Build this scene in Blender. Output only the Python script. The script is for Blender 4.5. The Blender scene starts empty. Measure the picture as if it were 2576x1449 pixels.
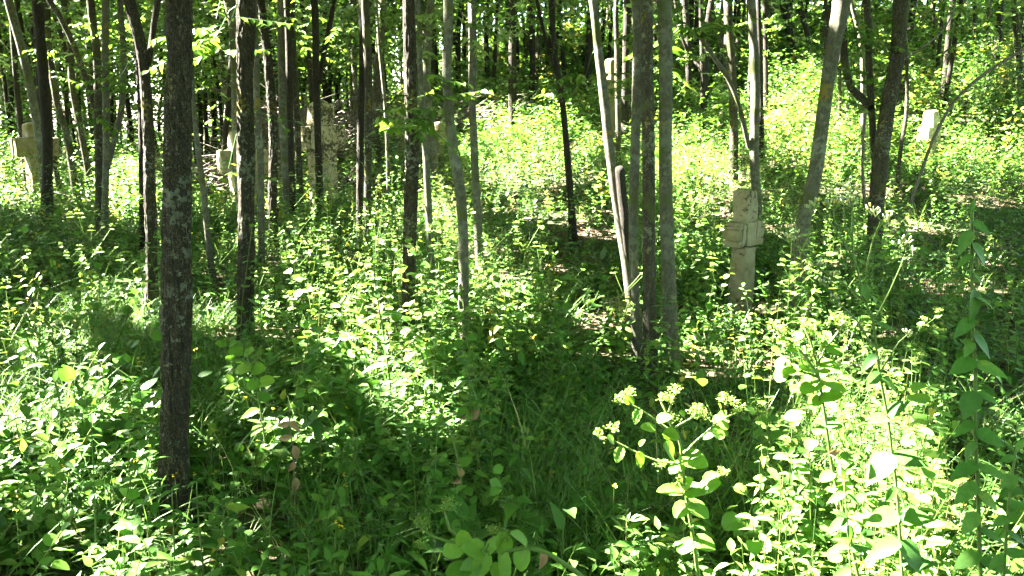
import bpy, math, random
import numpy as np
from mathutils import Vector

rng = np.random.default_rng(7)
random.seed(7)
scene = bpy.context.scene
COL = scene.collection
R = math.radians

# ------------------------------------------------------------------ camera, sky, sun, exposure
CAM_Z = 1.6
PITCH = R(11.2)
FPX = 2143.0                      # focal length in the pixels of a 2576-wide picture
CX, CY = 1288.0, 724.5
cam_d = bpy.data.cameras.new('camera')
cam_d.sensor_width = 36.0
cam_d.lens = 36.0 * FPX / 2576.0
cam_d.clip_start = 0.05
cam_d.clip_end = 2000.0
cam = bpy.data.objects.new('camera', cam_d)
COL.objects.link(cam)
cam.location = (0, 0, CAM_Z)
cam.rotation_euler = (math.pi / 2 - PITCH, 0, 0)
scene.camera = cam

SUN_EL, SUN_AZ = R(52), R(14)     # elevation; angle beyond "straight left"
S = np.array([-math.cos(SUN_EL) * math.cos(SUN_AZ), math.cos(SUN_EL) * math.sin(SUN_AZ), math.sin(SUN_EL)])
world = bpy.data.worlds.new('World')
scene.world = world
world.use_nodes = True
wn = world.node_tree.nodes
bg = wn['Background']
sky = wn.new('ShaderNodeTexSky')
sky.sky_type = 'NISHITA'
sky.sun_disc = False
sky.sun_elevation = SUN_EL
sky.sun_rotation = math.atan2(S[0], S[1])
sky.air_density = 1.0
sky.dust_density = 2.0
world.node_tree.links.new(sky.outputs[0], bg.inputs[0])
bg.inputs[1].default_value = 0.05
sun_d = bpy.data.lights.new('sun', 'SUN')
sun_d.energy = 5.0
sun_d.angle = R(0.5)
sun_d.color = (1.0, 0.945, 0.83)
sun = bpy.data.objects.new('sun', sun_d)
COL.objects.link(sun)
sun.rotation_euler = Vector(S).to_track_quat('Z', 'Y').to_euler()
scene.view_settings.view_transform = 'Standard'
scene.view_settings.look = 'None'
scene.view_settings.gamma = 1.0
scene.view_settings.exposure = 5.75
scene.cycles.max_bounces = 7
scene.cycles.diffuse_bounces = 4
scene.cycles.glossy_bounces = 2
scene.cycles.transmission_bounces = 4
scene.cycles.sample_clamp_indirect = 6.0

# ------------------------------------------------------------------ numpy helpers
def vnoise(P, seed=0):
    """value noise, P (N,3) -> (N,) in 0..1"""
    P = np.asarray(P, float)
    i = np.floor(P).astype(np.int64)
    f = P - i
    f = f * f * (3 - 2 * f)
    out = np.zeros(len(P))
    for dx in (0, 1):
        for dy in (0, 1):
            for dz in (0, 1):
                h = ((i[:, 0] + dx) * 374761393 + (i[:, 1] + dy) * 668265263 + (i[:, 2] + dz) * 2147483647 + seed * 974634777) & 0xffffffff
                h = ((h ^ (h >> 13)) * 1274126177) & 0xffffffff
                h = (h ^ (h >> 16)) & 0xffff
                w = (f[:, 0] if dx else 1 - f[:, 0]) * (f[:, 1] if dy else 1 - f[:, 1]) * (f[:, 2] if dz else 1 - f[:, 2])
                out += w * (h / 65535.0)
    return out

def sstep(a, b, x):
    t = np.clip((x - a) / (b - a), 0, 1)
    return t * t * (3 - 2 * t)

def ground_z(x, y):
    x = np.asarray(x, float); y = np.asarray(y, float)
    t = np.clip(y - 9.0, 0, None)
    ang = x / np.maximum(np.abs(y), 1.0)
    w = sstep(-0.36, 0.05, ang)
    rise = t * t / (t + 5.0) * 0.185
    rise = rise * (1 + .28 * sstep(.08, .45, ang))
    rise = np.where(rise > 5.5, 5.5 + (rise - 5.5) * 0.35, rise)
    p = np.stack([x * 0.35, y * 0.35, 0 * x], -1).reshape(-1, 3)
    n = vnoise(p, 3).reshape(x.shape) * 0.16 - 0.08
    p2 = np.stack([x * 1.3, y * 1.3, 0 * x], -1).reshape(-1, 3)
    n2 = vnoise(p2, 4).reshape(x.shape) * 0.05 - 0.025
    fall = -np.clip(y - 19.0, 0, None) * .11 * (1 - w)          # the left side drops away behind the crosses
    return rise * w + np.maximum(fall, -9.0) + (n + n2) * sstep(2, 5, np.hypot(x, y))

CP, SP = math.cos(PITCH), math.sin(PITCH)
def ray(px, py):
    px = np.asarray(px, float); py = np.asarray(py, float)
    a = (px - CX) / FPX; b = (CY - py) / FPX
    return np.stack([a, CP + b * SP, -SP + b * CP], -1)

def at(px, py, Y):
    """world point that stands Y metres ahead of the viewpoint"""
    d = ray(px, py)
    t = np.asarray(Y, float) / d[..., 1]
    return d * t[..., None] + np.array([0, 0, CAM_Z])

def on_ground(px, py, h=0.0, far=60.0):
    d = ray(np.atleast_1d(px), np.atleast_1d(py))
    d = d / np.linalg.norm(d, axis=1)[:, None]
    t = np.full(len(d), far)
    done = np.zeros(len(d), bool)
    s = 1.2
    while s < far:
        P = d * s
        hit = (~done) & (P[:, 2] + CAM_Z <= ground_z(P[:, 0], P[:, 1]) + h)
        t[hit] = s
        done |= hit
        s *= 1.012
    P = d * t[:, None] + np.array([0, 0, CAM_Z])
    return P

def project(P):
    q = P - np.array([0, 0, CAM_Z])
    depth = q[:, 1] * CP - q[:, 2] * SP
    up = q[:, 1] * SP + q[:, 2] * CP
    dd = np.maximum(depth, 0.05)
    return CX + FPX * q[:, 0] / dd, CY - FPX * up / dd, depth

def unit(v):
    v = np.asarray(v, float)
    return v / np.maximum(np.linalg.norm(v, axis=-1, keepdims=True), 1e-9)

class MB:
    """collects faces, then links them as one mesh object"""
    def __init__(self):
        self.v = []; self.q = []; self.t = []; self.tint = []; self.n = 0
    def add(self, V, quads=None, tris=None, tint=0.5):
        V = np.asarray(V, float).reshape(-1, 3)
        if len(V) == 0: return
        self.v.append(V)
        if quads is not None and len(quads): self.q.append(np.asarray(quads, np.int64).reshape(-1, 4) + self.n)
        if tris is not None and len(tris): self.t.append(np.asarray(tris, np.int64).reshape(-1, 3) + self.n)
        self.tint.append(np.broadcast_to(np.asarray(tint, float), (len(V),)).copy())
        self.n += len(V)
    def build(self, name, mat, parent=None, origin=None, smooth=True):
        V = np.concatenate(self.v) if self.v else np.zeros((0, 3))
        if origin is not None: V = V - np.asarray(origin)
        q = np.concatenate(self.q) if self.q else np.zeros((0, 4), np.int64)
        t = np.concatenate(self.t) if self.t else np.zeros((0, 3), np.int64)
        me = bpy.data.meshes.new(name)
        me.vertices.add(len(V)); me.vertices.foreach_set('co', V.astype(np.float32).ravel())
        idx = np.concatenate([q.ravel(), t.ravel()]).astype(np.int32)
        me.loops.add(len(idx)); me.loops.foreach_set('vertex_index', idx)
        tot = np.concatenate([np.full(len(q), 4), np.full(len(t), 3)]).astype(np.int32)
        st = np.concatenate([[0], np.cumsum(tot)[:-1]]).astype(np.int32) if len(tot) else tot
        me.polygons.add(len(tot)); me.polygons.foreach_set('loop_start', st); me.polygons.foreach_set('loop_total', tot)
        if smooth: me.polygons.foreach_set('use_smooth', np.ones(len(tot), bool))
        at_ = me.attributes.new('tint', 'FLOAT', 'POINT')
        at_.data.foreach_set('value', np.concatenate(self.tint).astype(np.float32) if self.tint else np.zeros(0, np.float32))
        me.update(calc_edges=True)
        me.materials.append(mat)
        o = bpy.data.objects.new(name, me)
        COL.objects.link(o)
        if parent is not None: o.parent = parent
        elif origin is not None: o.location = tuple(origin)
        return o

def tag(o, label=None, cat=None, group=None, kind=None):
    if label: o['label'] = label
    if cat: o['category'] = cat
    if group: o['group'] = group
    if kind: o['kind'] = kind
    return o

def thing(name, label, cat, loc, group=None):
    o = bpy.data.objects.new(name, None)
    o.empty_display_size = 0.2
    COL.objects.link(o)
    o.location = tuple(loc)
    return tag(o, label, cat, group)

# leaf shapes: local x = across, y = along (0..1), z = normal
def leaf_shape(rows, fold=0.18, droop=0.22):
    """rows: (y, half width); first and last are points"""
    V = [(0, rows[0][0], 0)]; quads = []; tris = []
    prev = None
    for (y, w) in rows[1:-1]:
        i = len(V)
        z = -droop * y * y
        V += [(-w, y, z + fold * w), (0, y, z), (w, y, z + fold * w)]
        if prev is None: tris += [(0, i + 1, i), (0, i + 2, i + 1)]
        else: quads += [(prev, prev + 1, i + 1, i), (prev + 1, prev + 2, i + 2, i + 1)]
        prev = i
    y = rows[-1][0]
    i = len(V); V.append((0, y, -droop * y * y))
    tris += [(prev, prev + 1, i), (prev + 1, prev + 2, i)]
    return np.array(V, float), np.array(quads).reshape(-1, 4), np.array(tris).reshape(-1, 3)
OVATE = leaf_shape([(0, 0), (.12, .24), (.34, .40), (.62, .29), (1, 0)])
OVATE_BIG = leaf_shape([(0, 0), (.05, .2), (.13, .33), (.25, .41), (.31, .395), (.36, .41), (.44, .385), (.48, .40), (.56, .34), (.6, .345), (.68, .26), (.72, .265), (.82, .15), (1, 0)], .14, .3)
ROUND = leaf_shape([(-.02, 0), (-.06, .2), (.08, .42), (.38, .52), (.7, .42), (.9, .2), (.97, 0)], .25, .15)
LANCE = leaf_shape([(0, 0), (.2, .10), (.5, .13), (.8, .07), (1, 0)], .2, .35)
RHOMB = (np.array([(0, 0, 0), (-.36, .42, .07), (0, 1, -.12), (.36, .42, .07)], float), np.zeros((0, 4), int), np.array([(0, 3, 2), (0, 2, 1)]))
BLADE = None
def blade_shape(n=5, bend=0.6):
    V = []; q = []
    for k in range(n + 1):
        t = k / n
        w = 0.5 * (1 - t ** 1.6) + 0.02
        a = bend * t
        V += [(-w, t, -bend * t * t), (w, t, -bend * t * t)]
        if k: q.append((2 * k - 2, 2 * k - 1, 2 * k + 1, 2 * k))
    return np.array(V, float), np.array(q), np.zeros((0, 3), int)
BLADE = blade_shape()

def stamp(mb, shape, P, A, N, L, W, tint, droop=None):
    """leaves at P pointing along A, upper side towards N"""
    P = np.asarray(P, float).reshape(-1, 3)
    n = len(P)
    if n == 0: return
    A = unit(np.broadcast_to(A, (n, 3))); N = np.broadcast_to(N, (n, 3))
    X = unit(np.cross(A, N)); Z = np.cross(X, A)
    L = np.broadcast_to(np.asarray(L, float), (n,)); W = np.broadcast_to(np.asarray(W, float), (n,))
    SV, SQ, ST = shape
    m = len(SV)
    zz = SV[None, :, 2] * L[:, None] * (1.0 if droop is None else np.broadcast_to(np.asarray(droop, float), (n,))[:, None])
    V = (P[:, None, :] + X[:, None, :] * (SV[None, :, 0] * W[:, None])[..., None]
         + A[:, None, :] * (SV[None, :, 1] * L[:, None])[..., None] + Z[:, None, :] * zz[..., None])
    off = (np.arange(n) * m)[:, None, None]
    tn = np.repeat(np.broadcast_to(np.asarray(tint, float), (n,)), m)
    mb.add(V.reshape(-1, 3), (SQ[None] + off).reshape(-1, 4) if len(SQ) else None, (ST[None] + off).reshape(-1, 3) if len(ST) else None, tn)

def stems(mb, P0, P1, r0, r1, tint=0.5, sag=None, k=3):
    """many thin three-sided stems at once, from P0 to P1, bulging by sag halfway"""
    P0 = np.asarray(P0, float).reshape(-1, 3); P1 = np.asarray(P1, float).reshape(-1, 3)
    n = len(P0)
    if n == 0: return
    D = unit(P1 - P0)
    ref = np.where(np.abs(D[:, 2:3]) > 0.9, np.array([[1., 0, 0]]), np.array([[0, 0, 1.]]))
    X = unit(np.cross(D, ref)); Y = np.cross(D, X)
    r0 = np.broadcast_to(np.asarray(r0, float), (n,)); r1 = np.broadcast_to(np.asarray(r1, float), (n,))
    rows = []
    for i, t in enumerate((0, .5, 1.)):
        C = P0 + (P1 - P0) * t
        if sag is not None and i == 1: C = C + sag
        r = r0 * (1 - t) + r1 * t
        for j in range(k):
            a = 2 * math.pi * j / k
            rows.append(C + X * (r * math.cos(a))[:, None] + Y * (r * math.sin(a))[:, None])
    V = np.stack(rows, 1)
    q = []
    for i in range(2):
        for j in range(k):
            q.append((i * k + j, i * k + (j + 1) % k, (i + 1) * k + (j + 1) % k, (i + 1) * k + j))
    q = np.array(q)
    m = 3 * k
    tn = np.repeat(np.broadcast_to(np.asarray(tint, float), (n,)), m)
    mb.add(V.reshape(-1, 3), (q[None] + (np.arange(n) * m)[:, None, None]).reshape(-1, 4), None, tn)

def catmull(P, r, ds):
    P = np.asarray(P, float); r = np.asarray(r, float)
    if len(P) == 2:
        n = max(2, int(np.linalg.norm(P[1] - P[0]) / ds))
        t = np.linspace(0, 1, n + 1)
        return P[0] + (P[1] - P[0]) * t[:, None], r[0] + (r[1] - r[0]) * t
    E = np.vstack([2 * P[0] - P[1], P, 2 * P[-1] - P[-2]])
    out = []; rr = []
    for i in range(len(P) - 1):
        p0, p1, p2, p3 = E[i:i + 4]
        n = max(1, int(np.linalg.norm(p2 - p1) / (ds[i] if hasattr(ds, '__len__') else ds)))
        for k in range(n):
            t = k / n
            out.append(0.5 * (2 * p1 + (p2 - p0) * t + (2 * p0 - 5 * p1 + 4 * p2 - p3) * t * t + (3 * p1 - p0 - 3 * p2 + p3) * t ** 3))
            rr.append(r[i] + (r[i + 1] - r[i]) * t)
    out.append(P[-1]); rr.append(r[-1])
    return np.array(out), np.array(rr)

def tube(mb, P, r, nseg=8, ds=0.2, rough=0.0, seed=0, cap=True, fu=52.0, fz=13.0, tint=0.5):
    C, rad = catmull(P, r, ds)
    T = unit(np.gradient(C, axis=0))
    ref = np.array([0, 1., 0]) if abs(T[:, 1]).max() < 0.9 else np.array([0, 0, 1.])
    X = unit(np.cross(T, ref)); Y = np.cross(X, T)
    n = len(C)
    th = np.linspace(0, 2 * math.pi, nseg, endpoint=False)
    c, s = np.cos(th), np.sin(th)
    dirs = X[:, None, :] * c[None, :, None] + Y[:, None, :] * s[None, :, None]
    rr = np.repeat(rad[:, None], nseg, 1)
    if rough > 0:
        base = C[:, None, :] + dirs * rad[:, None, None]
        q = base.reshape(-1, 3).copy()
        k = np.array([fu, fu, fz])
        n1 = vnoise(q * k, seed).reshape(n, nseg)
        n2 = vnoise(q * k * 2.3 + 9, seed + 1).reshape(n, nseg)
        n3 = vnoise(q * np.array([6, 6, 2.2]), seed + 2).reshape(n, nseg)
        ridge = np.minimum(1, np.abs(2 * n1 - 1) * 3.2) - .7
        rr = rr * (1 + rough * (0.45 * ridge + 0.4 * (n2 - .5)) + (n3 - 0.5) * (0.09 + rough * .5))
    V = C[:, None, :] + dirs * rr[..., None]
    i = np.arange(n - 1)[:, None]; j = np.arange(nseg)[None, :]; j2 = (j + 1) % nseg
    q = np.stack([i * nseg + j, i * nseg + j2, (i + 1) * nseg + j2, (i + 1) * nseg + j], -1).reshape(-1, 4)
    V = V.reshape(-1, 3)
    tris = None
    if cap:
        V = np.vstack([V, C[-1:] + T[-1:] * rad[-1] * .25])
        e = n * nseg
        tris = [((n - 1) * nseg + a, (n - 1) * nseg + (a + 1) % nseg, e) for a in range(nseg)]
    mb.add(V, q, tris, tint)

# ------------------------------------------------------------------ materials
def new_mat(name):
    m = bpy.data.materials.new(name); m.use_nodes = True
    nt = m.node_tree; nt.nodes.clear()
    return m, nt, nt.nodes, nt.links.new

def ramp(nodes, stops):
    r = nodes.new('ShaderNodeValToRGB')
    el = r.color_ramp.elements
    while len(el) > 1: el.remove(el[-1])
    el[0].position = stops[0][0]; el[0].color = (*stops[0][1], 1)
    for p, c in stops[1:]:
        e = el.new(p); e.color = (*c, 1)
    return r

def leaf_mat(name, stops, trans=0.42, gloss=0.06, rough=0.42, tcol=(1.25, 1.3, 0.55), mottle=False):
    m, nt, N, lk = new_mat(name)
    out = N.new('ShaderNodeOutputMaterial')
    at_ = N.new('ShaderNodeAttribute'); at_.attribute_name = 'tint'
    rp = ramp(N, stops); lk(at_.outputs['Fac'], rp.inputs[0])
    if mottle:
        tc = N.new('ShaderNodeTexCoord'); nz = N.new('ShaderNodeTexNoise'); nz.inputs['Scale'].default_value = 70; nz.inputs['Detail'].default_value = 6; nz.inputs['Roughness'].default_value = .7
        lk(tc.outputs['Object'], nz.inputs[0])
        ma = N.new('ShaderNodeMath'); ma.operation = 'MULTIPLY_ADD'; ma.inputs[1].default_value = 1.1; ma.inputs[2].default_value = -.55
        lk(nz.outputs['Fac'], ma.inputs[0])
        ms = N.new('ShaderNodeMath'); ms.operation = 'ADD'; ms.use_clamp = True; lk(ma.outputs[0], ms.inputs[0]); lk(at_.outputs['Fac'], ms.inputs[1]); lk(ms.outputs[0], rp.inputs[0])
    dif = N.new('ShaderNodeBsdfDiffuse'); lk(rp.outputs[0], dif.inputs[0])
    mul = N.new('ShaderNodeMix'); mul.data_type = 'RGBA'; mul.blend_type = 'MULTIPLY'; mul.inputs[0].default_value = 1
    lk(rp.outputs[0], mul.inputs[6]); mul.inputs[7].default_value = (*tcol, 1)
    tr = N.new('ShaderNodeBsdfTranslucent'); lk(mul.outputs[2], tr.inputs[0])
    mx = N.new('ShaderNodeMixShader'); mx.inputs[0].default_value = trans
    lk(dif.outputs[0], mx.inputs[1]); lk(tr.outputs[0], mx.inputs[2])
    gl = N.new('ShaderNodeBsdfGlossy'); gl.inputs['Roughness'].default_value = rough
    gl.inputs[0].default_value = (.9, .95, .9, 1)
    lw = N.new('ShaderNodeFresnel'); lw.inputs[0].default_value = 1.42
    mm = N.new('ShaderNodeMath'); mm.operation = 'MULTIPLY'; mm.inputs[1].default_value = gloss * 6
    lk(lw.outputs[0], mm.inputs[0])
    mm.use_clamp = True
    mx2 = N.new('ShaderNodeMixShader'); lk(mm.outputs[0], mx2.inputs[0])
    lk(mx.outputs[0], mx2.inputs[1]); lk(gl.outputs[0], mx2.inputs[2])
    lk(mx2.outputs[0], out.inputs[0])
    return m

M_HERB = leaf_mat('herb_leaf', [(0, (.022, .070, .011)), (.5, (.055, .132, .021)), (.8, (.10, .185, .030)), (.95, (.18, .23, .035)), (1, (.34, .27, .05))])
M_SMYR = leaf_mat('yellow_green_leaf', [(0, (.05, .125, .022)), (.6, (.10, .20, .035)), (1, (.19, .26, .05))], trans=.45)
M_HERO_H = leaf_mat('toothed_leaf', [(0, (.022, .07, .014)), (.5, (.05, .125, .024)), (.85, (.09, .18, .035)), (1, (.2, .22, .05))], mottle=True)
M_HERO_S = leaf_mat('clasping_leaf', [(0, (.06, .14, .02)), (.6, (.11, .21, .03)), (1, (.22, .26, .05))], trans=.5, mottle=True)
M_UMBEL = leaf_mat('yellow_green_flower', [(0, (.07, .14, .02)), (1, (.19, .26, .05))], trans=.3)
M_GRASS = leaf_mat('grass_blade', [(0, (.04, .11, .022)), (.7, (.10, .19, .045)), (.9, (.2, .24, .09)), (1, (.38, .33, .18))], trans=.4)
M_CANOPY = leaf_mat('canopy_leaf', [(0, (.026, .068, .012)), (.6, (.062, .128, .020)), (1, (.13, .19, .03))], trans=.5, gloss=.04)
M_STEM = leaf_mat('green_stem', [(0, (.035, .08, .015)), (.6, (.08, .125, .028)), (1, (.17, .15, .06))], trans=.1, gloss=.015)
M_DRY = leaf_mat('dry_leaf', [(0, (.035, .022, .012)), (.5, (.085, .053, .03)), (1, (.24, .16, .09))], trans=.15, gloss=.02, tcol=(1.1, 1, .8))
M_YELLOW = leaf_mat('yellow_flower', [(0, (.5, .34, .02)), (1, (.7, .5, .03))], trans=.2)
M_BUD = leaf_mat('pale_bud', [(0, (.11, .17, .045)), (.7, (.22, .27, .10)), (1, (.5, .4, .06))], trans=.2)

def bark_mat(name, dark, mid, light, lichen=0.35, yellow=0.15, bump=0.6, fz=0.3, scale=52.0, moss=0.0, lscale=32.0, edge=.22):
    m, nt, N, lk = new_mat(name)
    out = N.new('ShaderNodeOutputMaterial')
    bs = N.new('ShaderNodeBsdfPrincipled'); bs.inputs['Roughness'].default_value = .9
    bs.inputs['Specular IOR Level'].default_value = .25
    tc = N.new('ShaderNodeTexCoord')
    mp = N.new('ShaderNodeMapping'); mp.inputs['Scale'].default_value = (1, 1, fz)
    lk(tc.outputs['Object'], mp.inputs[0])
    n0 = N.new('ShaderNodeTexNoise'); n0.inputs['Scale'].default_value = scale * .9; n0.inputs['Detail'].default_value = 6; n0.inputs['Roughness'].default_value = .7
    lk(mp.outputs[0], n0.inputs[0])
    vo = N.new('ShaderNodeTexVoronoi'); vo.feature = 'DISTANCE_TO_EDGE'; vo.inputs['Scale'].default_value = scale
    dm = N.new('ShaderNodeMix'); dm.data_type = 'RGBA'; dm.inputs[0].default_value = .16
    lk(mp.outputs[0], dm.inputs[6]); lk(n0.outputs['Color'], dm.inputs[7]); lk(dm.outputs[2], vo.inputs['Vector'])
    vr = ramp(N, [(0, (0, 0, 0)), (edge, (1, 1, 1))]); lk(vo.outputs['Distance'], vr.inputs[0])
    mulv = N.new('ShaderNodeMath'); mulv.operation = 'MULTIPLY'; lk(vr.outputs[0], mulv.inputs[0]); lk(n0.outputs['Fac'], mulv.inputs[1])
    cr = ramp(N, [(.18, dark), (.4, mid), (.66, light)]); lk(mulv.outputs[0], cr.inputs[0])
    # lichen crusts: patches with outlines of their own
    n1 = N.new('ShaderNodeTexNoise'); n1.inputs['Scale'].default_value = lscale; n1.inputs['Detail'].default_value = 6; n1.inputs['Roughness'].default_value = .72
    lk(tc.outputs['Object'], n1.inputs[0])
    n2 = N.new('ShaderNodeTexNoise'); n2.inputs['Scale'].default_value = 2.6; lk(tc.outputs['Object'], n2.inputs[0])
    ad = N.new('ShaderNodeMath'); ad.operation = 'MULTIPLY'; lk(n1.outputs['Fac'], ad.inputs[0]); lk(n2.outputs['Fac'], ad.inputs[1])
    th = .395 - lichen * .2
    lr = ramp(N, [(th, (0, 0, 0)), (th + .02, (1, 1, 1))]); lk(ad.outputs[0], lr.inputs[0])
    n3 = N.new('ShaderNodeTexNoise'); n3.inputs['Scale'].default_value = 5; lk(tc.outputs['Object'], n3.inputs[0])
    lc = ramp(N, [(.35, (.2, .21, .165)), (.5, (.12, .13, .09)), (.66 - yellow * .4, (.16, .16, .11)), (.72 - yellow * .4, (.2, .16, .03))]); lk(n3.outputs['Fac'], lc.inputs[0])
    mx = N.new('ShaderNodeMix'); mx.data_type = 'RGBA'
    lk(lr.outputs[0], mx.inputs[0]); lk(cr.outputs[0], mx.inputs[6]); lk(lc.outputs[0], mx.inputs[7])
    last = mx.outputs[2]
    if moss > 0:
        n4 = N.new('ShaderNodeTexNoise'); n4.inputs['Scale'].default_value = 3.5; n4.inputs['Detail'].default_value = 5; lk(tc.outputs['Object'], n4.inputs[0])
        mr = ramp(N, [(.62 - moss * .2, (0, 0, 0)), (.7 - moss * .2, (1, 1, 1))]); lk(n4.outputs['Fac'], mr.inputs[0])
        mx3 = N.new('ShaderNodeMix'); mx3.data_type = 'RGBA'; lk(mr.outputs[0], mx3.inputs[0]); lk(last, mx3.inputs[6]); mx3.inputs[7].default_value = (.07, .085, .02, 1)
        last = mx3.outputs[2]
    lk(last, bs.inputs['Base Color'])
    bp = N.new('ShaderNodeBump'); bp.inputs['Strength'].default_value = bump; bp.inputs['Distance'].default_value = .012
    lk(mulv.outputs[0], bp.inputs['Height']); lk(bp.outputs[0], bs.inputs['Normal'])
    lk(bs.outputs[0], out.inputs[0])
    return m
M_BARK = {
    'r': bark_mat('fissured_bark', (.012, .010, .006), (.058, .045, .028), (.135, .11, .073), lichen=.5, yellow=.2, bump=1.0),
    'd': bark_mat('dark_bark', (.010, .008, .006), (.036, .029, .019), (.075, .062, .042), lichen=.2, yellow=.1, bump=.8),
    's': bark_mat('smooth_grey_bark', (.03, .027, .018), (.095, .09, .063), (.175, .166, .12), lichen=.62, yellow=.1, bump=.8, fz=.5, scale=60, moss=.3, lscale=24, edge=.1),
    'm': bark_mat('brown_mid_bark', (.02, .017, .010), (.075, .064, .041), (.145, .128, .085), lichen=.45, yellow=.25, bump=.8, moss=.3),
}
M_DEAD = bark_mat('dead_wood', (.05, .04, .032), (.16, .13, .105), (.27, .23, .19), lichen=.1, bump=.4)

def stone_mat(name, blotch=.5, moss=.3, k=1.0):
    m, nt, N, lk = new_mat(name)
    out = N.new('ShaderNodeOutputMaterial')
    bs = N.new('ShaderNodeBsdfPrincipled'); bs.inputs['Roughness'].default_value = .92; bs.inputs['Specular IOR Level'].default_value = .2
    tc = N.new('ShaderNodeTexCoord')
    n0 = N.new('ShaderNodeTexNoise'); n0.inputs['Scale'].default_value = 7; n0.inputs['Detail'].default_value = 8; n0.inputs['Roughness'].default_value = .65
    lk(tc.outputs['Object'], n0.inputs[0])
    cr = ramp(N, [(.3, (.17 * k, .14 * k, .08 * k)), (.5, (.28 * k, .24 * k, .15 * k)), (.72, (.39 * k, .35 * k, .25 * k))]); lk(n0.outputs['Fac'], cr.inputs[0])
    n1 = N.new('ShaderNodeTexNoise'); n1.inputs['Scale'].default_value = 22; n1.inputs['Detail'].default_value = 5; n1.inputs['Roughness'].default_value = .6; n1.inputs['Distortion'].default_value = .6
    lk(tc.outputs['Object'], n1.inputs[0])
    n2 = N.new('ShaderNodeTexNoise'); n2.inputs['Scale'].default_value = 2.2; n2.inputs['Detail'].default_value = 3; lk(tc.outputs['Object'], n2.inputs[0])
    ad = N.new('ShaderNodeMath'); ad.operation = 'ADD'; lk(n1.outputs['Fac'], ad.inputs[0]); lk(n2.outputs['Fac'], ad.inputs[1])
    th = 1.2 - blotch * .24
    br = ramp(N, [(th / 2, (0, 0, 0)), (th / 2 + .035, (1, 1, 1))])
    hf = N.new('ShaderNodeMath'); hf.operation = 'MULTIPLY'; hf.inputs[1].default_value = .5; lk(ad.outputs[0], hf.inputs[0]); lk(hf.outputs[0], br.inputs[0])
    mx = N.new('ShaderNodeMix'); mx.data_type = 'RGBA'; lk(br.outputs[0], mx.inputs[0]); lk(cr.outputs[0], mx.inputs[6]); mx.inputs[7].default_value = (.055, .048, .028, 1)
    n3 = N.new('ShaderNodeTexNoise'); n3.inputs['Scale'].default_value = 3.2; n3.inputs['Detail'].default_value = 6; lk(tc.outputs['Object'], n3.inputs[0])
    mr = ramp(N, [(.66 - moss * .25, (0, 0, 0)), (.8 - moss * .25, (.75, .75, .75))]); lk(n3.outputs['Fac'], mr.inputs[0])
    mx2 = N.new('ShaderNodeMix'); mx2.data_type = 'RGBA'; lk(mr.outputs[0], mx2.inputs[0]); lk(mx.outputs[2], mx2.inputs[6]); mx2.inputs[7].default_value = (.14, .125, .04, 1)
    lk(mx2.outputs[2], bs.inputs['Base Color'])
    bp = N.new('ShaderNodeBump'); bp.inputs['Strength'].default_value = .5; bp.inputs['Distance'].default_value = .01
    lk(n0.outputs['Fac'], bp.inputs['Height']); lk(bp.outputs[0], bs.inputs['Normal'])
    lk(bs.outputs[0], out.inputs[0])
    return m
M_STONE = stone_mat('weathered_limestone', .46, .4, .72)
M_STONE_SPOT = stone_mat('lichen_spotted_limestone', .78, .2, 1.05)
M_STONE_MOSS = stone_mat('mossy_limestone', .4, .8, .6)
M_STONE_PALE = stone_mat('pale_limestone', .1, .05)

def ground_mat():
    m, nt, N, lk = new_mat('leaf_strewn_soil')
    out = N.new('ShaderNodeOutputMaterial')
    bs = N.new('ShaderNodeBsdfPrincipled'); bs.inputs['Roughness'].default_value = .95; bs.inputs['Specular IOR Level'].default_value = .15
    tc = N.new('ShaderNodeTexCoord')
    n0 = N.new('ShaderNodeTexNoise'); n0.inputs['Scale'].default_value = 1.1; n0.inputs['Detail'].default_value = 8; lk(tc.outputs['Object'], n0.inputs[0])
    vo = N.new('ShaderNodeTexVoronoi'); vo.inputs['Scale'].default_value = 24; lk(tc.outputs['Object'], vo.inputs['Vector'])
    sx = N.new('ShaderNodeSeparateColor'); lk(vo.outputs['Color'], sx.inputs[0])
    cr = ramp(N, [(0, (.02, .014, .009)), (.5, (.045, .03, .019)), (.85, (.075, .05, .033)), (1, (.12, .085, .055))]); lk(sx.outputs[0], cr.inputs[0])
    gr = ramp(N, [(.45, (0, 0, 0)), (.6, (1, 1, 1))]); lk(n0.outputs['Fac'], gr.inputs[0])
    mx = N.new('ShaderNodeMix'); mx.data_type = 'RGBA'; lk(gr.outputs[0], mx.inputs[0]); lk(cr.outputs[0], mx.inputs[6]); mx.inputs[7].default_value = (.03, .045, .016, 1)
    lk(mx.outputs[2], bs.inputs['Base Color'])
    bp = N.new('ShaderNodeBump'); bp.inputs['Strength'].default_value = .8; bp.inputs['Distance'].default_value = .03
    lk(vo.outputs['Distance'], bp.inputs['Height']); lk(bp.outputs[0], bs.inputs['Normal'])
    lk(bs.outputs[0], out.inputs[0])
    return m

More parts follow.
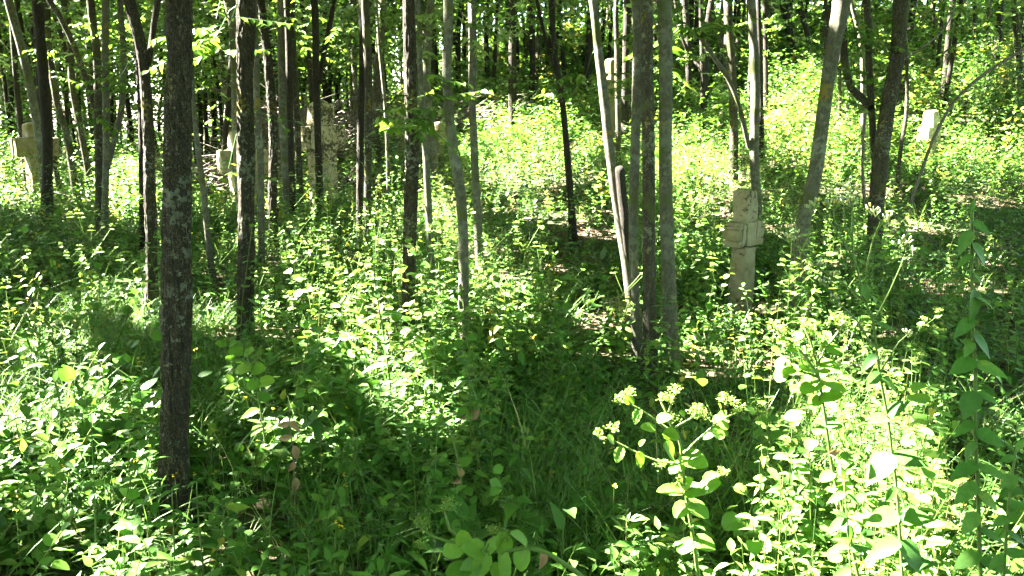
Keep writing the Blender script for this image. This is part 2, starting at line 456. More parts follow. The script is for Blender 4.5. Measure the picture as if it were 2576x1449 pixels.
# ------------------------------------------------------------------ ground sheet
def build_ground():
    a = np.linspace(-1, 1, 181)
    gx = np.sinh(a * 5.2) / np.sinh(5.2) * 400
    b = np.linspace(0, 1, 231)
    gy = -40 + 36 * np.linspace(0, 1, 20)[:-1]
    gy = np.concatenate([gy, -4 + (np.expm1(b * 4.6) / np.expm1(4.6)) * 700])
    X, Y = np.meshgrid(gx, gy)
    Z = ground_z(X, Y)
    V = np.stack([X, Y, Z], -1).reshape(-1, 3)
    nx, ny = len(gx), len(gy)
    i = np.arange(ny - 1)[:, None]; j = np.arange(nx - 1)[None]
    q = np.stack([i * nx + j, i * nx + j + 1, (i + 1) * nx + j + 1, (i + 1) * nx + j], -1).reshape(-1, 4)
    mb = MB(); mb.add(V, q)
    o = mb.build('ground', ground_mat())
    tag(o, 'leaf strewn forest floor rising to a wooded slope', 'ground', kind='structure')
build_ground()
#NEXT
# ------------------------------------------------------------------ trees
TREES = []          # everything that carries a crown
KEY = {}
def fork_curve(mb, P, r, near, rough, seed, nseg):
    tube(mb, P, r, nseg=nseg, ds=near, rough=rough, seed=seed)

def tree(key, label, kind, pts, limbs=(), H=11.0, group='trees of the wood', bow=0.06, depth=None, cat='tree'):
    """pts: trunk points in picture pixels from the ground up (px, py, width px), stood at the depth of its foot"""
    pts = list(pts)
    base = on_ground(pts[0][0], pts[0][1])[0] if depth is None else at(pts[0][0], pts[0][1], depth)
    Y = base[1]
    base[2] = float(ground_z(base[0], base[1]))
    P = []; r = []
    sd = len(TREES) * 17 + 5
    for i, (x, y, w) in enumerate(pts):
        p = at(x, y, Y)
        p[1] += bow * (vnoise(np.array([[sd, i * .7, .5]]))[0] - .5) * (i > 0)
        P.append(p); r.append(w * Y / FPX / 2)
    P = np.array(P); r = np.array(r)
    P[0] = base
    d = unit(P[-1] - P[-2] if len(P) > 2 and np.linalg.norm(P[-1] - P[-2]) > .4 else P[-1] - P[-3] if len(P) > 2 else P[-1] - P[0])
    top = P[-1].copy(); k = 0; rr = r[-1]
    ext = []; er = []
    while top[2] < base[2] + H:
        k += 1
        d = unit(d * np.array([.85, .85, 1]) + np.array([rng.normal(0, .04), rng.normal(0, .04), .06]))
        top = top + d * 1.3
        rr = max(rr * .87, .018)
        ext.append(top.copy()); er.append(rr)
    foot = base - np.array([0, 0, .35])
    allP = np.vstack([foot, base, base + (P[1] - base) * min(.25, .22 / max(np.linalg.norm(P[1] - base), .01))] + [P[1:]] + ([np.array(ext)] if ext else []))
    allr = np.concatenate([[r[0] * 1.55, r[0] * 1.32, r[0] * 1.06], r[1:], er])
    root = thing('tree', label, cat, base, group)
    near = Y < 5.5
    mid = Y < 11
    rough = {'r': .36, 'd': .24, 's': .10, 'm': .2}[kind]
    nseg = 110 if near and Y < 4.5 else 72 if near or (mid and kind == 'r') else (30 if mid else 14)
    ds = .009 if near and Y < 4.5 else .016 if near or (mid and kind == 'r') else (.035 if mid else .09)
    vis = 1.6 + .16 * Y + .3
    dsl = [ds if (allP[i][2] < vis) else .5 for i in range(len(allP) - 1)]
    mb = MB()
    tube(mb, allP, allr, nseg=nseg, ds=dsl, rough=rough, seed=sd)
    mb.build('trunk', M_BARK[kind], root, base)
    for L in limbs:
        pp = np.array([at(x, y, Y + (L[1] if len(L) > 1 and isinstance(L[1], (int, float)) else 0) * min(1, i)) for i, (x, y, w) in enumerate(L[0])])
        rl = [w * Y / FPX / 2 for (_, _, w) in L[0]]
        if L[0][-1][1] <= 5 and not (len(L) > 2):        # runs on above the picture
            dd = unit(pp[-1] - pp[-2])
            for _ in range(4):
                dd = unit(dd + np.array([rng.normal(0, .05), rng.normal(0, .08), .08]))
                pp = np.vstack([pp, pp[-1] + dd * 1.2]); rl.append(rl[-1] * .78)
        m2 = MB(); tube(m2, pp, rl, nseg=max(10, nseg // 2), ds=max(ds, .04), rough=rough * .8, seed=sd + 3)
        m2.build('broken_limb' if len(L) > 3 else 'limb', M_BARK['d' if len(L) > 3 else kind], root, base)
    # limbs that carry the crown
    hi = [p for p in allP if p[2] > base[2] + H * .45]
    m3 = MB()
    for j in range(6 if Y < 30 else 4):
        p0 = allP[-1 - min(len(ext) - 1, 1 + j)] if len(ext) > 2 else allP[-1]
        if p0[2] < max(vis + .2, base[2] + 3.6): p0 = allP[-2]
        a = rng.uniform(0, 6.28); l = rng.uniform(1.0, 2.2)
        p1 = p0 + np.array([math.cos(a) * l * .5, math.sin(a) * l * .5, l * .45])
        p2 = p1 + np.array([math.cos(a + .3) * l * .5, math.sin(a + .3) * l * .5, l * .35])
        tube(m3, [p0, p1, p2], [.028, .018, .008], nseg=6, ds=.4)
    m3.build('crown_branches', M_BARK['d' if kind == 'd' else 'm'], root, base)
    t = dict(root=root, base=base, Y=Y, top=allP[-1], H=H, axis=allP, leaves=[])
    TREES.append(t)
    if key: KEY[key] = t
    return t

W_ = 'young woodland trees'
# --- left edge
tree('a1', 'thin dark trunk at the far left edge of the wood, leftmost of three', 'd', [(14, 452, 18), (12, 300, 17), (6, 150, 15), (2, 0, 14)], group=W_)
tree('a2', 'thin nearly black trunk, middle one of three at the far left', 'd', [(34, 462, 13), (31, 280, 12), (28, 130, 11), (24, 0, 10)], group=W_)
tree('a3', 'thin lichen flecked sunlit trunk left of the half hidden stone cross', 'm', [(48, 472, 16), (49, 360, 14), (50, 230, 13), (46, 0, 11)], group=W_)
tree('A', 'leaning grey brown trunk crossing in front of the far left stone cross', 's', [(122, 560, 22), (106, 400, 22), (84, 260, 20), (52, 120, 20), (20, 0, 20)], group=W_, depth=None)
tree('B', 'dark upright trunk standing just before the far left stone cross', 'd', [(118, 590, 27), (119, 450, 26), (118, 334, 26), (108, 160, 24), (94, 0, 24)], group=W_)
tree('D', 'curved trunk with pale sunlit flakes low down, right of the far left cross', 'm', [(198, 545, 20), (186, 453, 19), (166, 334, 17), (143, 262, 16), (122, 110, 15), (112, 0, 15)], group=W_)
tree('D2', 'short slanting dark trunk tucked behind the dark upright trunk at the left', 'd', [(160, 520, 15), (142, 440, 14), (132, 360, 13), (124, 250, 12), (120, 0, 10)], group=W_)
tree('F', 'leaning trunk with a kink, third right of the far left cross', 'm', [(234, 520, 17), (222, 430, 16), (205, 334, 16), (182, 215, 15), (176, 90, 15), (160, 0, 14)], limbs=[([(182, 215, 12), (160, 110, 11), (128, 0, 10)], .2)], group=W_)
tree('G', 'dark trunk with sunlit bark high up, left of a close pair of stems', 'm', [(251, 640, 19), (249, 480, 18), (247, 334, 19), (243, 143, 18), (230, 0, 18)],
     limbs=[([(246, 300, 15), (222, 220, 15), (188, 120, 14), (150, 40, 13), (124, 0, 13)], .15)], group=W_)
tree('H', 'grey trunk with a limb forking off to the right at mid height', 's', [(262, 650, 18), (264, 500, 17), (266, 334, 16), (263, 143, 16), (264, 0, 17)],
     limbs=[([(270, 425, 13), (290, 340, 15), (306, 270, 15), (311, 143, 15), (302, 0, 15)], .2)], group=W_)
tree('J', 'straight dark trunk close behind the lichen crusted one', 'd', [(359, 650, 15), (357, 450, 15), (354, 262, 14), (345, 140, 12), (335, 0, 11)], group=W_)
tree('K', 'slender lichen crusted trunk forking high up, left of the biggest foreground trunk', 'r', [(385, 830, 33), (382, 650, 29), (377, 477, 28), (371, 286, 26), (357, 143, 26), (324, 0, 27)],
     limbs=[([(374, 160, 14), (384, 90, 15), (397, 0, 15)], .1)], group=W_)
tree('L', 'thickest foreground trunk with deeply fissured bark and grey lichen', 'r', [(437, 1330, 82), (438, 1100, 76), (442, 850, 73), (444, 650, 70), (446, 300, 65), (449, 0, 62)], group=W_, bow=.02)
tree('M', 'thin bent grey sapling trunk right of the thickest foreground trunk', 's', [(536, 715, 17), (526, 620, 16), (512, 480, 15), (495, 350, 13), (486, 230, 10), (482, 60, 7), (480, 0, 6)], group=W_)
tree('N', 'black fissured trunk with silver lichen standing before a hidden stone cross', 'r', [(617, 880, 44), (618, 700, 42), (620, 560, 42), (617, 300, 40), (617, 130, 42), (619, 0, 42)], group=W_, bow=.02)
tree('n1', 'grey trunk half hidden behind the black lichen speckled trunk', 's', [(600, 520, 22), (596, 400, 21), (592, 200, 22), (588, 72, 24), (575, 0, 25)], group=W_)
tree('n2', 'thin dark sapling beside the pale end of a hidden cross', 'd', [(552, 500, 12), (560, 400, 12), (572, 280, 13), (582, 158, 13), (586, 0, 11)], group=W_)
tree('n3', 'wavy thin brown sapling in front of the dead branch heap', 'm', [(553, 440, 11), (556, 330, 10), (560, 240, 10), (556, 140, 9), (562, 0, 8)], group=W_)
tree('o1', 'dull green grey stem just right of the black lichen speckled trunk', 's', [(656, 700, 19), (658, 600, 17), (656, 420, 16), (648, 260, 15), (644, 120, 13), (640, 0, 12)], group=W_)
tree('o2', 'sunlit yellow lichened trunk right of the black speckled one', 'r', [(692, 640, 22), (686, 520, 22), (688, 334, 20), (677, 167, 20), (662, 48, 19), (656, 0, 18)], group=W_)
tree('o3', 'grey brown trunk between the sunlit lichened one and the big cross', 's', [(727, 575, 24), (722, 470, 22), (714, 334, 21), (709, 120, 20), (708, 0, 20)], group=W_)
tree('o4', 'brown pole stem second left of the big stone cross', 'd', [(741, 585, 16), (735, 480, 16), (731, 382, 15), (727, 200, 15), (722, 0, 15)], group=W_)
tree('o5', 'brown pole stem hard against the left arm of the big stone cross', 'm', [(758, 570, 16), (752, 400, 15), (745, 239, 15), (738, 110, 14), (734, 0, 13)], group=W_)
tree('P0', 'dark forked stem standing directly in front of the big stone cross', 'd', [(806, 575, 18), (802, 440, 18), (799, 334, 18), (795, 191, 17), (790, 0, 17)],
     limbs=[([(802, 210, 13), (812, 150, 13), (828, 70, 13), (840, 0, 13)], .1)], group=W_)
tree('p1', 'dark leaning stem rising behind the head of the big cross', 'd', [(779, 300, 12), (772, 190, 11), (763, 72, 11), (760, 0, 11)], group=W_)
tree('p2', 'thick dark leaning stem up the slope right of the big cross', 'd', [(898, 330, 19), (888, 260, 19), (876, 180, 18), (868, 50, 17), (864, 0, 16)], group=W_)
tree('p3', 'dark stem leaning left before the brushwood heap above the big cross', 'd', [(850, 280, 17), (842, 170, 15), (834, 80, 14), (824, 0, 13)], group=W_)
tree('q1', 'left stem of the dark close pair right of the big cross', 'd', [(904, 640, 17), (905, 480, 16), (908, 286, 16), (911, 120, 15), (910, 0, 15)], group=W_)
tree('q2', 'right stem of the close pair right of the big cross, paler at the top', 'm', [(925, 650, 21), (925, 520, 19), (927, 400, 18), (926, 191, 17), (918, 0, 18)], group=W_)
tree('q3', 'dark stem up the slope behind the close pair', 'd', [(950, 285, 16), (946, 180, 16), (942, 90, 15), (938, 0, 14)], group=W_)
tree('q4', 'thin dark sapling near the broken cross, against bright leaves', 'd', [(976, 280, 11), (980, 130, 11), (981, 0, 11)], group=W_)
tree('q5', 'very thin sunlit sapling stem with pale bark before the broken cross', 's', [(978, 545, 10), (976, 420, 9), (972, 310, 9), (965, 220, 9), (955, 120, 8), (945, 0, 7)], group=W_)
tree('O', 'upright dark trunk with a sunlit knot hiding the middle of a stone cross', 'r', [(1025, 885, 35), (1026, 740, 32), (1030, 570, 31), (1037, 385, 33), (1033, 240, 28), (1030, 100, 28), (1028, 0, 27)], group=W_, bow=.02)
tree('r1', 'grey stem right of the knotted trunk, left of a curved pair', 's', [(1088, 780, 18), (1080, 573, 17), (1072, 406, 17), (1060, 220, 15), (1055, 143, 14), (1050, 0, 13)], group=W_)
tree('r2', 'grey stem bowed to the right with a dark foot below the broken stone post', 's', [(1102, 505, 20), (1094, 420, 19), (1082, 300, 19), (1074, 191, 18), (1078, 90, 18), (1084, 0, 19)], group=W_)
tree('T1', 'grey lichened trunk with a gentle S bend in the centre', 's', [(1170, 920, 28), (1166, 780, 26), (1167, 660, 26), (1160, 500, 27), (1136, 340, 24), (1124, 180, 22), (1127, 0, 23)], group=W_, bow=.03)
tree('T2', 'slim straight grey trunk right of the S bent one', 's', [(1208, 690, 21), (1200, 520, 20), (1194, 400, 19), (1188, 250, 18), (1191, 120, 18), (1189, 0, 18)], group=W_)
tree('u1', 'thin black sapling stem on the slope above the brightest leaves', 'd', [(1244, 300, 11), (1243, 200, 11), (1247, 95, 9), (1250, 0, 8)], group=W_)
tree('u2', 'dark stem at the top of the slope beside a second dark stem', 'd', [(1286, 205, 15), (1283, 100, 14), (1280, 0, 13)], group=W_)
tree('u3', 'dark stem on the crest, right one of the two', 'd', [(1302, 200, 11), (1300, 90, 10), (1296, 0, 10)], group=W_)
tree('u4', 'thin dark stem leaning right on the crest', 'd', [(1326, 168, 9), (1318, 80, 8), (1312, 0, 8)], group=W_)
tree('u5', 'thin lit sapling on the crest left of the bent black trunk', 'm', [(1342, 270, 8), (1343, 130, 7), (1342, 0, 7)], group=W_)
tree('P', 'black trunk with an elbow alone in the middle of the sunlit clearing', 'd', [(1442, 615, 21), (1437, 510, 16), (1428, 400, 17), (1416, 268, 14), (1400, 160, 13), (1390, 60, 14), (1388, 0, 15)],
     limbs=[([(1402, 185, 8), (1384, 140, 9), (1366, 72, 9), (1350, 0, 9)], .15)], group=W_)
tree('p5', 'slim dark stem behind the elbowed black trunk', 'd', [(1424, 240, 10), (1418, 170, 9), (1408, 60, 9), (1404, 0, 9)], group=W_)
# --- the clump in the middle right
tree('Q', 'pale sunlit trunk leaning left out of the clump, with a sawn dark stub', 's', [(1596, 880, 30), (1580, 690, 26), (1557, 549, 24), (1537, 406, 23), (1519, 239, 22), (1505, 119, 21), (1491, 0, 20)],
     limbs=[([(1584, 660, 22), (1574, 570, 22), (1567, 510, 23), (1559, 428, 23), (1557, 419, 16)], -.08, 1, 1)], group=W_, bow=.02)
tree('S', 'thin brown stem crossing behind the pale leaning trunk', 'm', [(1556, 460, 14), (1555, 300, 13), (1552, 120, 12), (1551, 0, 12)], group=W_)
tree('s2', 'dark trunk behind the clump beside the mossy pillar cross', 'd', [(1572, 400, 18), (1573, 250, 18), (1576, 100, 17), (1578, 0, 16)], group=W_)
tree('T', 'slender grey trunk on the left of the upright clump', 's', [(1604, 920, 29), (1596, 720, 25), (1593, 560, 25), (1597, 382, 24), (1602, 191, 22), (1600, 0, 22)], group=W_, bow=.02)
tree('U', 'brownish trunk in the middle of the clump', 'm', [(1636, 950, 40), (1634, 760, 34), (1632, 573, 32), (1631, 382, 31), (1628, 191, 30), (1626, 0, 30)], group=W_, bow=.02)
tree('V', 'right hand grey trunk of the clump, sunlit down its left side', 's', [(1690, 925, 42), (1684, 760, 37), (1677, 560, 34), (1674, 400, 33), (1675, 239, 33), (1671, 0, 34)], group=W_, bow=.02)
tree('v1', 'dark trunk on the shaded slope just right of the clump', 'd', [(1735, 330, 16), (1733, 200, 16), (1730, 90, 15), (1722, 0, 14)], group=W_)
tree('v2', 'dark trunk with a low fork on the shaded slope', 'd', [(1769, 340, 13), (1768, 200, 12), (1764, 60, 11), (1762, 0, 11)],
     limbs=[([(1764, 180, 10), (1744, 150, 10), (1722, 110, 9), (1706, 60, 8), (1698, 0, 7)], .2)], group=W_)
tree('v3', 'mossy brown trunk rising from bright leaves left of the tall grey one', 'm', [(1842, 460, 24), (1846, 358, 21), (1842, 195, 21), (1832, 60, 21), (1830, 0, 21)], group=W_)
tree('v4', 'thin dark trunk up the slope behind the mossy brown one', 'd', [(1856, 210, 10), (1857, 100, 10), (1860, 0, 9)], group=W_)
tree('W', 'tall grey trunk behind the near right cross with one pale branch leaning left', 's', [(1908, 640, 27), (1904, 520, 24), (1897, 390, 23), (1900, 195, 22), (1893, 80, 20), (1889, 0, 20)],
     limbs=[([(1884, 370, 12), (1861, 273, 11), (1835, 205, 11), (1809, 163, 10), (1776, 115, 9), (1744, 72, 7)], -.1, 1)], group=W_)
tree('w2', 'dark trunk peeping out behind the tall grey one', 'd', [(1916, 430, 16), (1914, 300, 15), (1912, 160, 14), (1908, 0, 12)], group=W_)
tree('X', 'smooth bare grey trunk leaning right beside the near right cross', 's', [(2001, 845, 40), (2004, 716, 37), (2022, 560, 34), (2050, 440, 34), (2066, 340, 33), (2084, 195, 34), (2103, 80, 38), (2118, 0, 42)], group=W_, bow=.03)
tree('x2', 'thin mossy sapling behind the leaning bare grey trunk', 'm', [(2112, 385, 9), (2112, 250, 8), (2114, 100, 8), (2116, 0, 7)], group=W_)
tree('Z', 'dark twin stemmed trunk at the right, forked near its foot', 'm', [(2197, 745, 44), (2198, 620, 38), (2208, 470, 38), (2231, 282, 35), (2257, 141, 34), (2266, 0, 36)],
     limbs=[([(2206, 500, 20), (2202, 420, 18), (2194, 300, 17), (2187, 169, 17), (2180, 0, 17)], .12),
            ([(2190, 272, 17), (2166, 245, 20), (2142, 222, 18), (2126, 160, 18), (2122, 65, 17), (2128, 0, 15)], .2)], group=W_, bow=.03)
tree('z2', 'pale thin sunlit stem behind the twin stemmed trunk', 's', [(2172, 440, 11), (2170, 260, 11), (2167, 120, 11), (2150, 40, 10), (2140, 0, 9)], group=W_)
tree('z3', 'thin crooked sapling between the twin trunk and the bright cross block', 'm', [(2254, 500, 10), (2264, 390, 10), (2280, 280, 9), (2281, 180, 8), (2277, 100, 7), (2276, 0, 6)], group=W_)
tree('z4', 'thin dark stem high on the right slope, left one of two', 'd', [(2448, 190, 9), (2449, 100, 8), (2455, 0, 8)], group=W_)
tree('z5', 'thin grey stem high on the right slope, right one of two', 'm', [(2482, 180, 10), (2486, 90, 9), (2488, 0, 9)], group=W_)
tree('z6', 'dark trunk with a sunlit foot at the right edge of the wood', 'm', [(2570, 320, 17), (2566, 230, 17), (2560, 120, 16), (2552, 0, 16)], group=W_)
tree('z7', 'very thin sapling far up behind the bright cross block', 'd', [(2350, 190, 7), (2349, 90, 6), (2350, 0, 6)], group=W_)
tree('z8', 'dark stem on the shaded slope right of the tall grey trunk', 'd', [(2030, 215, 11), (2032, 100, 12), (2022, 50, 14), (2010, 0, 15)], group=W_)
tree('z9', 'thick dark twisted stem at the top above the shaded right slope', 'd', [(2000, 170, 15), (1992, 110, 17), (1980, 50, 20), (1974, 0, 22)], group=W_)

# --- the many thin trees behind, each one of its own
FAR_LABEL = ('slim dark tree among the crowded trunks far back on the slope', 'slim dark tree in the crowd of trunks against the bright left edge of the wood')
occupied = [(t['base'][0], t['base'][1]) for t in TREES]
def far_tree(x, y, rad, H, lab):
    base = np.array([x, y, float(ground_z(x, y))])
    root = thing('tree', lab, 'tree', base, 'far trees of the wood')
    lean = rng.normal(0, .05, 2)
    n = 6; P = [base - np.array([0, 0, .3])]; r = [rad * 1.25]
    for k in range(n + 1):
        f = k / n
        P.append(base + np.array([lean[0] * f * H * .6 + rng.normal(0, .06), lean[1] * f * H * .6 + rng.normal(0, .06), f * H]))
        r.append(rad * (1 - .72 * f))
    kind = ('d', 'd', 'd', 'm', 'm')[int(rng.integers(0, 5))]
    mb = MB(); tube(mb, P, r, nseg=9, ds=.3, rough=.12, seed=int(rng.integers(999)))
    mb.build('trunk', M_BARK[kind], root, base)
    m3 = MB()
    for j in range(5):
        k = int(rng.integers(3, n + 1)); p0 = P[k]; a = rng.uniform(0, 6.28); l = rng.uniform(.9, 2.2)
        p1 = p0 + np.array([math.cos(a) * l, math.sin(a) * l, l * rng.uniform(.3, .9)])
        tube(m3, [p0, (p0 + p1) / 2 + np.array([0, 0, .12]), p1], [.03, .02, .008], nseg=5, ds=.4)
    m3.build('crown_branches', M_BARK[kind], root, base)
    TREES.append(dict(root=root, base=base, Y=y, top=P[-1], H=H, axis=np.array(P), leaves=[]))
cnt = 0; tries = 0
while cnt < 185 and tries < 6000:
    tries += 1
    y = 15 + 29 * rng.random() ** .8
    a = rng.uniform(-.66, .68)
    x = a * y
    if a < -.3 and y < 20: continue
    if y < 18 and rng.random() < .6: continue
    px, py, _ = project(np.array([[x, y, float(ground_z(x, y)) + 1]]))
    if min((x - q[0]) ** 2 + (y - q[1]) ** 2 for q in occupied) < .85 ** 2: continue
    occupied.append((x, y)); cnt += 1
    far_tree(x, y, rng.uniform(.05, .11) * (1.15 if y > 28 else 1), rng.uniform(9, 13), FAR_LABEL[1] if a < -.28 else FAR_LABEL[0])
cnt = 0
while cnt < 34:
    y = rng.uniform(17, 34); a = rng.uniform(-.64, -.14); x = a * y
    if min((x - q[0]) ** 2 + (y - q[1]) ** 2 for q in occupied) < .6: continue
    occupied.append((x, y)); cnt += 1
    far_tree(x, y, rng.uniform(.045, .09), rng.uniform(9, 13), FAR_LABEL[1] if a < -.28 else FAR_LABEL[0])
# trees added round the clearing, out of the picture, so their crowns shade it
for x, y in [(-3.4, 1.2), (-4.8, 3.4), (-6.3, 1.6), (-5.6, 6.0), (-7.6, 4.4), (-8.5, 7.5), (-10.4, 5.6), (-9.8, 10.2), (-12.6, 9.0), (-12.2, 13.0), (-3.0, -1.2), (-15.5, 14.5), (-14, 17.5), (-1.9, -.4), (4.2, 1.2), (6.6, 3.6), (9.2, 6.4), (2.2, -2.4), (5.4, -2.6), (-1.0, -4.2), (8.8, -.2), (11.6, 8.8), (14.0, 12.0), (3.0, -6.2), (-5.2, -4.0), (-8.5, -.5)]:
    base = np.array([x, y, float(ground_z(x, y))])
    far_tree(x, y, rng.uniform(.06, .1), rng.uniform(10, 12), 'unseen slim tree added just outside the view for shade')
#NEXT
# ------------------------------------------------------------------ canopy: crown leaves placed, and gaps shaped, to throw the sun patches and shade
# sunlit places on the ground: (px, py, rx, ry, share that is sunlit)
LIT = [(60, 1080, 140, 130, .92), (160, 960, 130, 50, .7), (250, 880, 120, 50, .6), (120, 1230, 120, 40, .5), (30, 1190, 60, 60, .7), (230, 775, 90, 40, .5),
       (270, 700, 60, 40, .4), (60, 860, 80, 40, .4), (330, 1000, 80, 40, .4), (390, 720, 30, 90, .7), (520, 840, 60, 50, .6), (590, 880, 60, 40, .6), (640, 980, 50, 110, .65), (540, 1000, 60, 50, .45),
       (930, 680, 80, 30, .9), (870, 720, 70, 40, .7), (960, 830, 80, 90, .9), (900, 930, 50, 60, .75), (1010, 960, 60, 60, .75), (1010, 1010, 50, 25, .7),
       (1120, 600, 70, 90, .8), (1120, 730, 60, 80, .95), (1220, 720, 80, 60, .9), (1320, 715, 60, 20, .6), (1280, 830, 90, 60, .75), (1230, 880, 90, 25, .6), (1430, 770, 60, 20, .5),
       (1080, 520, 80, 40, .75), (960, 520, 60, 30, .6), (830, 570, 80, 30, .35), (720, 690, 60, 40, .3), (760, 800, 60, 60, .3),
       (1300, 375, 110, 32, 1), (1210, 392, 30, 20, 1), (1340, 322, 100, 28, .75), (1390, 440, 120, 30, .35), (1260, 460, 60, 20, .3), (1500, 360, 60, 60, .6),
       (1745, 395, 75, 50, 1), (1750, 470, 60, 25, 1), (1705, 400, 25, 80, .9), (1800, 420, 70, 60, .8), (1725, 620, 30, 80, .7), (1740, 690, 50, 20, .5), (1760, 570, 50, 30, .4), (1860, 340, 60, 40, .7),
       (1990, 250, 110, 36, .95), (2050, 300, 120, 40, .85), (1960, 330, 80, 40, .7), (2150, 330, 70, 60, .55), (2000, 420, 60, 40, .3), (2110, 420, 60, 60, .35),
       (2400, 330, 70, 22, .8), (2330, 400, 80, 20, .8), (2510, 280, 90, 90, .5), (2480, 380, 110, 60, .5), (2430, 480, 110, 30, .5), (2300, 330, 60, 60, .5), (2540, 180, 50, 40, .5),
       (2150, 620, 70, 20, .45), (2220, 590, 50, 20, .3), (2550, 720, 40, 30, .5), (2470, 745, 70, 15, .5), (2100, 690, 50, 20, .4), (1930, 720, 60, 30, .3),
       (2000, 900, 90, 60, 1), (2150, 930, 110, 60, .95), (1990, 1080, 110, 60, .9), (2150, 1150, 170, 90, 1), (2230, 1260, 150, 100, 1), (2060, 1300, 100, 60, .8), (2300, 1390, 120, 70, 1), (2390, 1210, 80, 90, .75), (2250, 1050, 60, 60, 1), (2420, 1400, 80, 50, .5), (1960, 1230, 60, 80, .6), (2500, 1430, 60, 25, .8), (2470, 960, 60, 30, .3), (2540, 1000, 30, 60, .3),
       (1200, 1340, 60, 50, .8), (1150, 1400, 60, 40, .6), (1500, 1390, 140, 40, .6), (1700, 1400, 130, 30, .45), (1350, 1300, 60, 20, .3), (1080, 1330, 50, 30, .4), (950, 1290, 60, 20, .25), (800, 1425, 60, 20, .5), (470, 1400, 60, 30, .4), (560, 1340, 40, 20, .35), (300, 1340, 60, 30, .3), (1350, 1180, 40, 20, .15),
       (20, 420, 50, 60, .7), (330, 420, 60, 80, .35), (100, 510, 80, 30, .4), (200, 470, 60, 60, .4), (540, 560, 50, 50, .55), (600, 600, 60, 50, .6), (520, 330, 50, 30, .9), (600, 440, 30, 40, .4), (20, 640, 60, 60, .35), (60, 760, 60, 60, .3), (2300, 565, 60, 22, .35), (2450, 560, 80, 25, .35), (2380, 630, 50, 22, .3), (1350, 510, 60, 25, .3), (1490, 570, 30, 20, .3), (2520, 620, 50, 25, .35), (1960, 560, 40, 30, .3), (2110, 540, 40, 30, .35)]
# sunlit lengths of trunk and stone: (tree key, px0, py0, px1, py1, radius m)
LIT_T = [('Q', 1495, 20, 1520, 240, .10), ('Q', 1520, 240, 1575, 650, .10), ('V', 1672, 330, 1690, 860, .085), ('N', 608, 150, 610, 430, .055), ('N', 608, 20, 610, 70, .05), ('N', 609, 480, 612, 540, .04), ('K', 366, 230, 380, 420, .08), ('K', 380, 480, 384, 800, .07),
         ('o2', 664, 70, 690, 600, .10), ('L', 425, 120, 427, 150, .03), ('L', 438, 470, 445, 570, .035), ('L', 436, 300, 436, 370, .02), ('O', 1035, 375, 1040, 430, .06), ('O', 1031, 30, 1032, 90, .05), ('O', 1031, 160, 1032, 240, .04),
         ('q5', 950, 60, 979, 500, .08), ('W', 1892, 130, 1897, 330, .08), ('X', 2100, 60, 2060, 400, .05), ('a3', 48, 250, 49, 450, .10), ('D', 186, 430, 196, 530, .08), ('z2', 2150, 20, 2172, 260, .1), ('G', 236, 20, 243, 190, .07),
         ('T1', 1126, 60, 1128, 90, .04), ('q2', 918, 10, 920, 110, .06), ('T2', 1190, 20, 1190, 60, .03), ('P0', 797, 440, 799, 455, .03), ('z6', 2560, 180, 2568, 280, .1), ('v3', 1836, 20, 1840, 150, .05)]
US = unit(np.cross(S, [0, 0, 1.])); VS = np.cross(US, S)
CELL = 0.11
U0, V0, NU, NV = -60.0, -40.0, 1100, 800
def cell(P):
    u = ((P @ US) - U0) / CELL; v = ((P @ VS) - V0) / CELL
    return np.clip(u.astype(int), 0, NU - 1), np.clip(v.astype(int), 0, NV - 1)
lit = np.zeros((NU, NV))
def open_disc(P, r):
    u = ((P @ US) - U0) / CELL; v = ((P @ VS) - V0) / CELL
    k = int(r / CELL) + 2
    iu, iv = int(u), int(v)
    a, b = np.mgrid[max(iu - k, 0):min(iu + k + 1, NU), max(iv - k, 0):min(iv + k + 1, NV)]
    m = (a + .5 - u) ** 2 + (b + .5 - v) ** 2 <= (r / CELL) ** 2
    lit[a[m], b[m]] = 1
lr = np.random.default_rng(21)
for (x, y, rx, ry, s) in LIT:
    P0 = on_ground(x, y, .25)[0]
    d = P0[1]
    area = rx * ry
    r = np.clip(.055 * d * .45, .11, .34)
    foot = area * math.pi * (d / FPX) ** 2 * max(1.0, d / 4.5)      # the patch of ground seen, foreshortened
    cover = -math.log(1 - min(s * .9, .95))
    n = int(np.clip(foot * cover / (math.pi * (r + .07) ** 2), 1, 120))
    a = lr.uniform(0, 6.28, n); q = np.sqrt(lr.random(n))
    hs = ((.1, .35, .65) if s >= .9 else (.15, .45)) if y > 780 else (.12, .4) if y > 450 else (.15, .5)
    pick = lr.integers(0, len(hs), n) if s < .9 else None
    for k, hh in enumerate(hs):
        PP = on_ground(x + rx * q * np.cos(a), y + ry * q * np.sin(a), hh)
        for j, p in enumerate(PP):
            if pick is None or pick[j] == k or (s >= .7 and lr.random() < .5): open_disc(p, r * lr.uniform(.6, 1.2))
for (k, x0, y0, x1, y1, r) in LIT_T:
    Y = KEY[k]['Y']
    n = max(2, int(math.hypot(x1 - x0, y1 - y0) * Y / FPX / .08))
    for f in np.linspace(0, 1, n):
        open_disc(at(x0 + (x1 - x0) * f, y0 + (y1 - y0) * f, Y), r + .05)
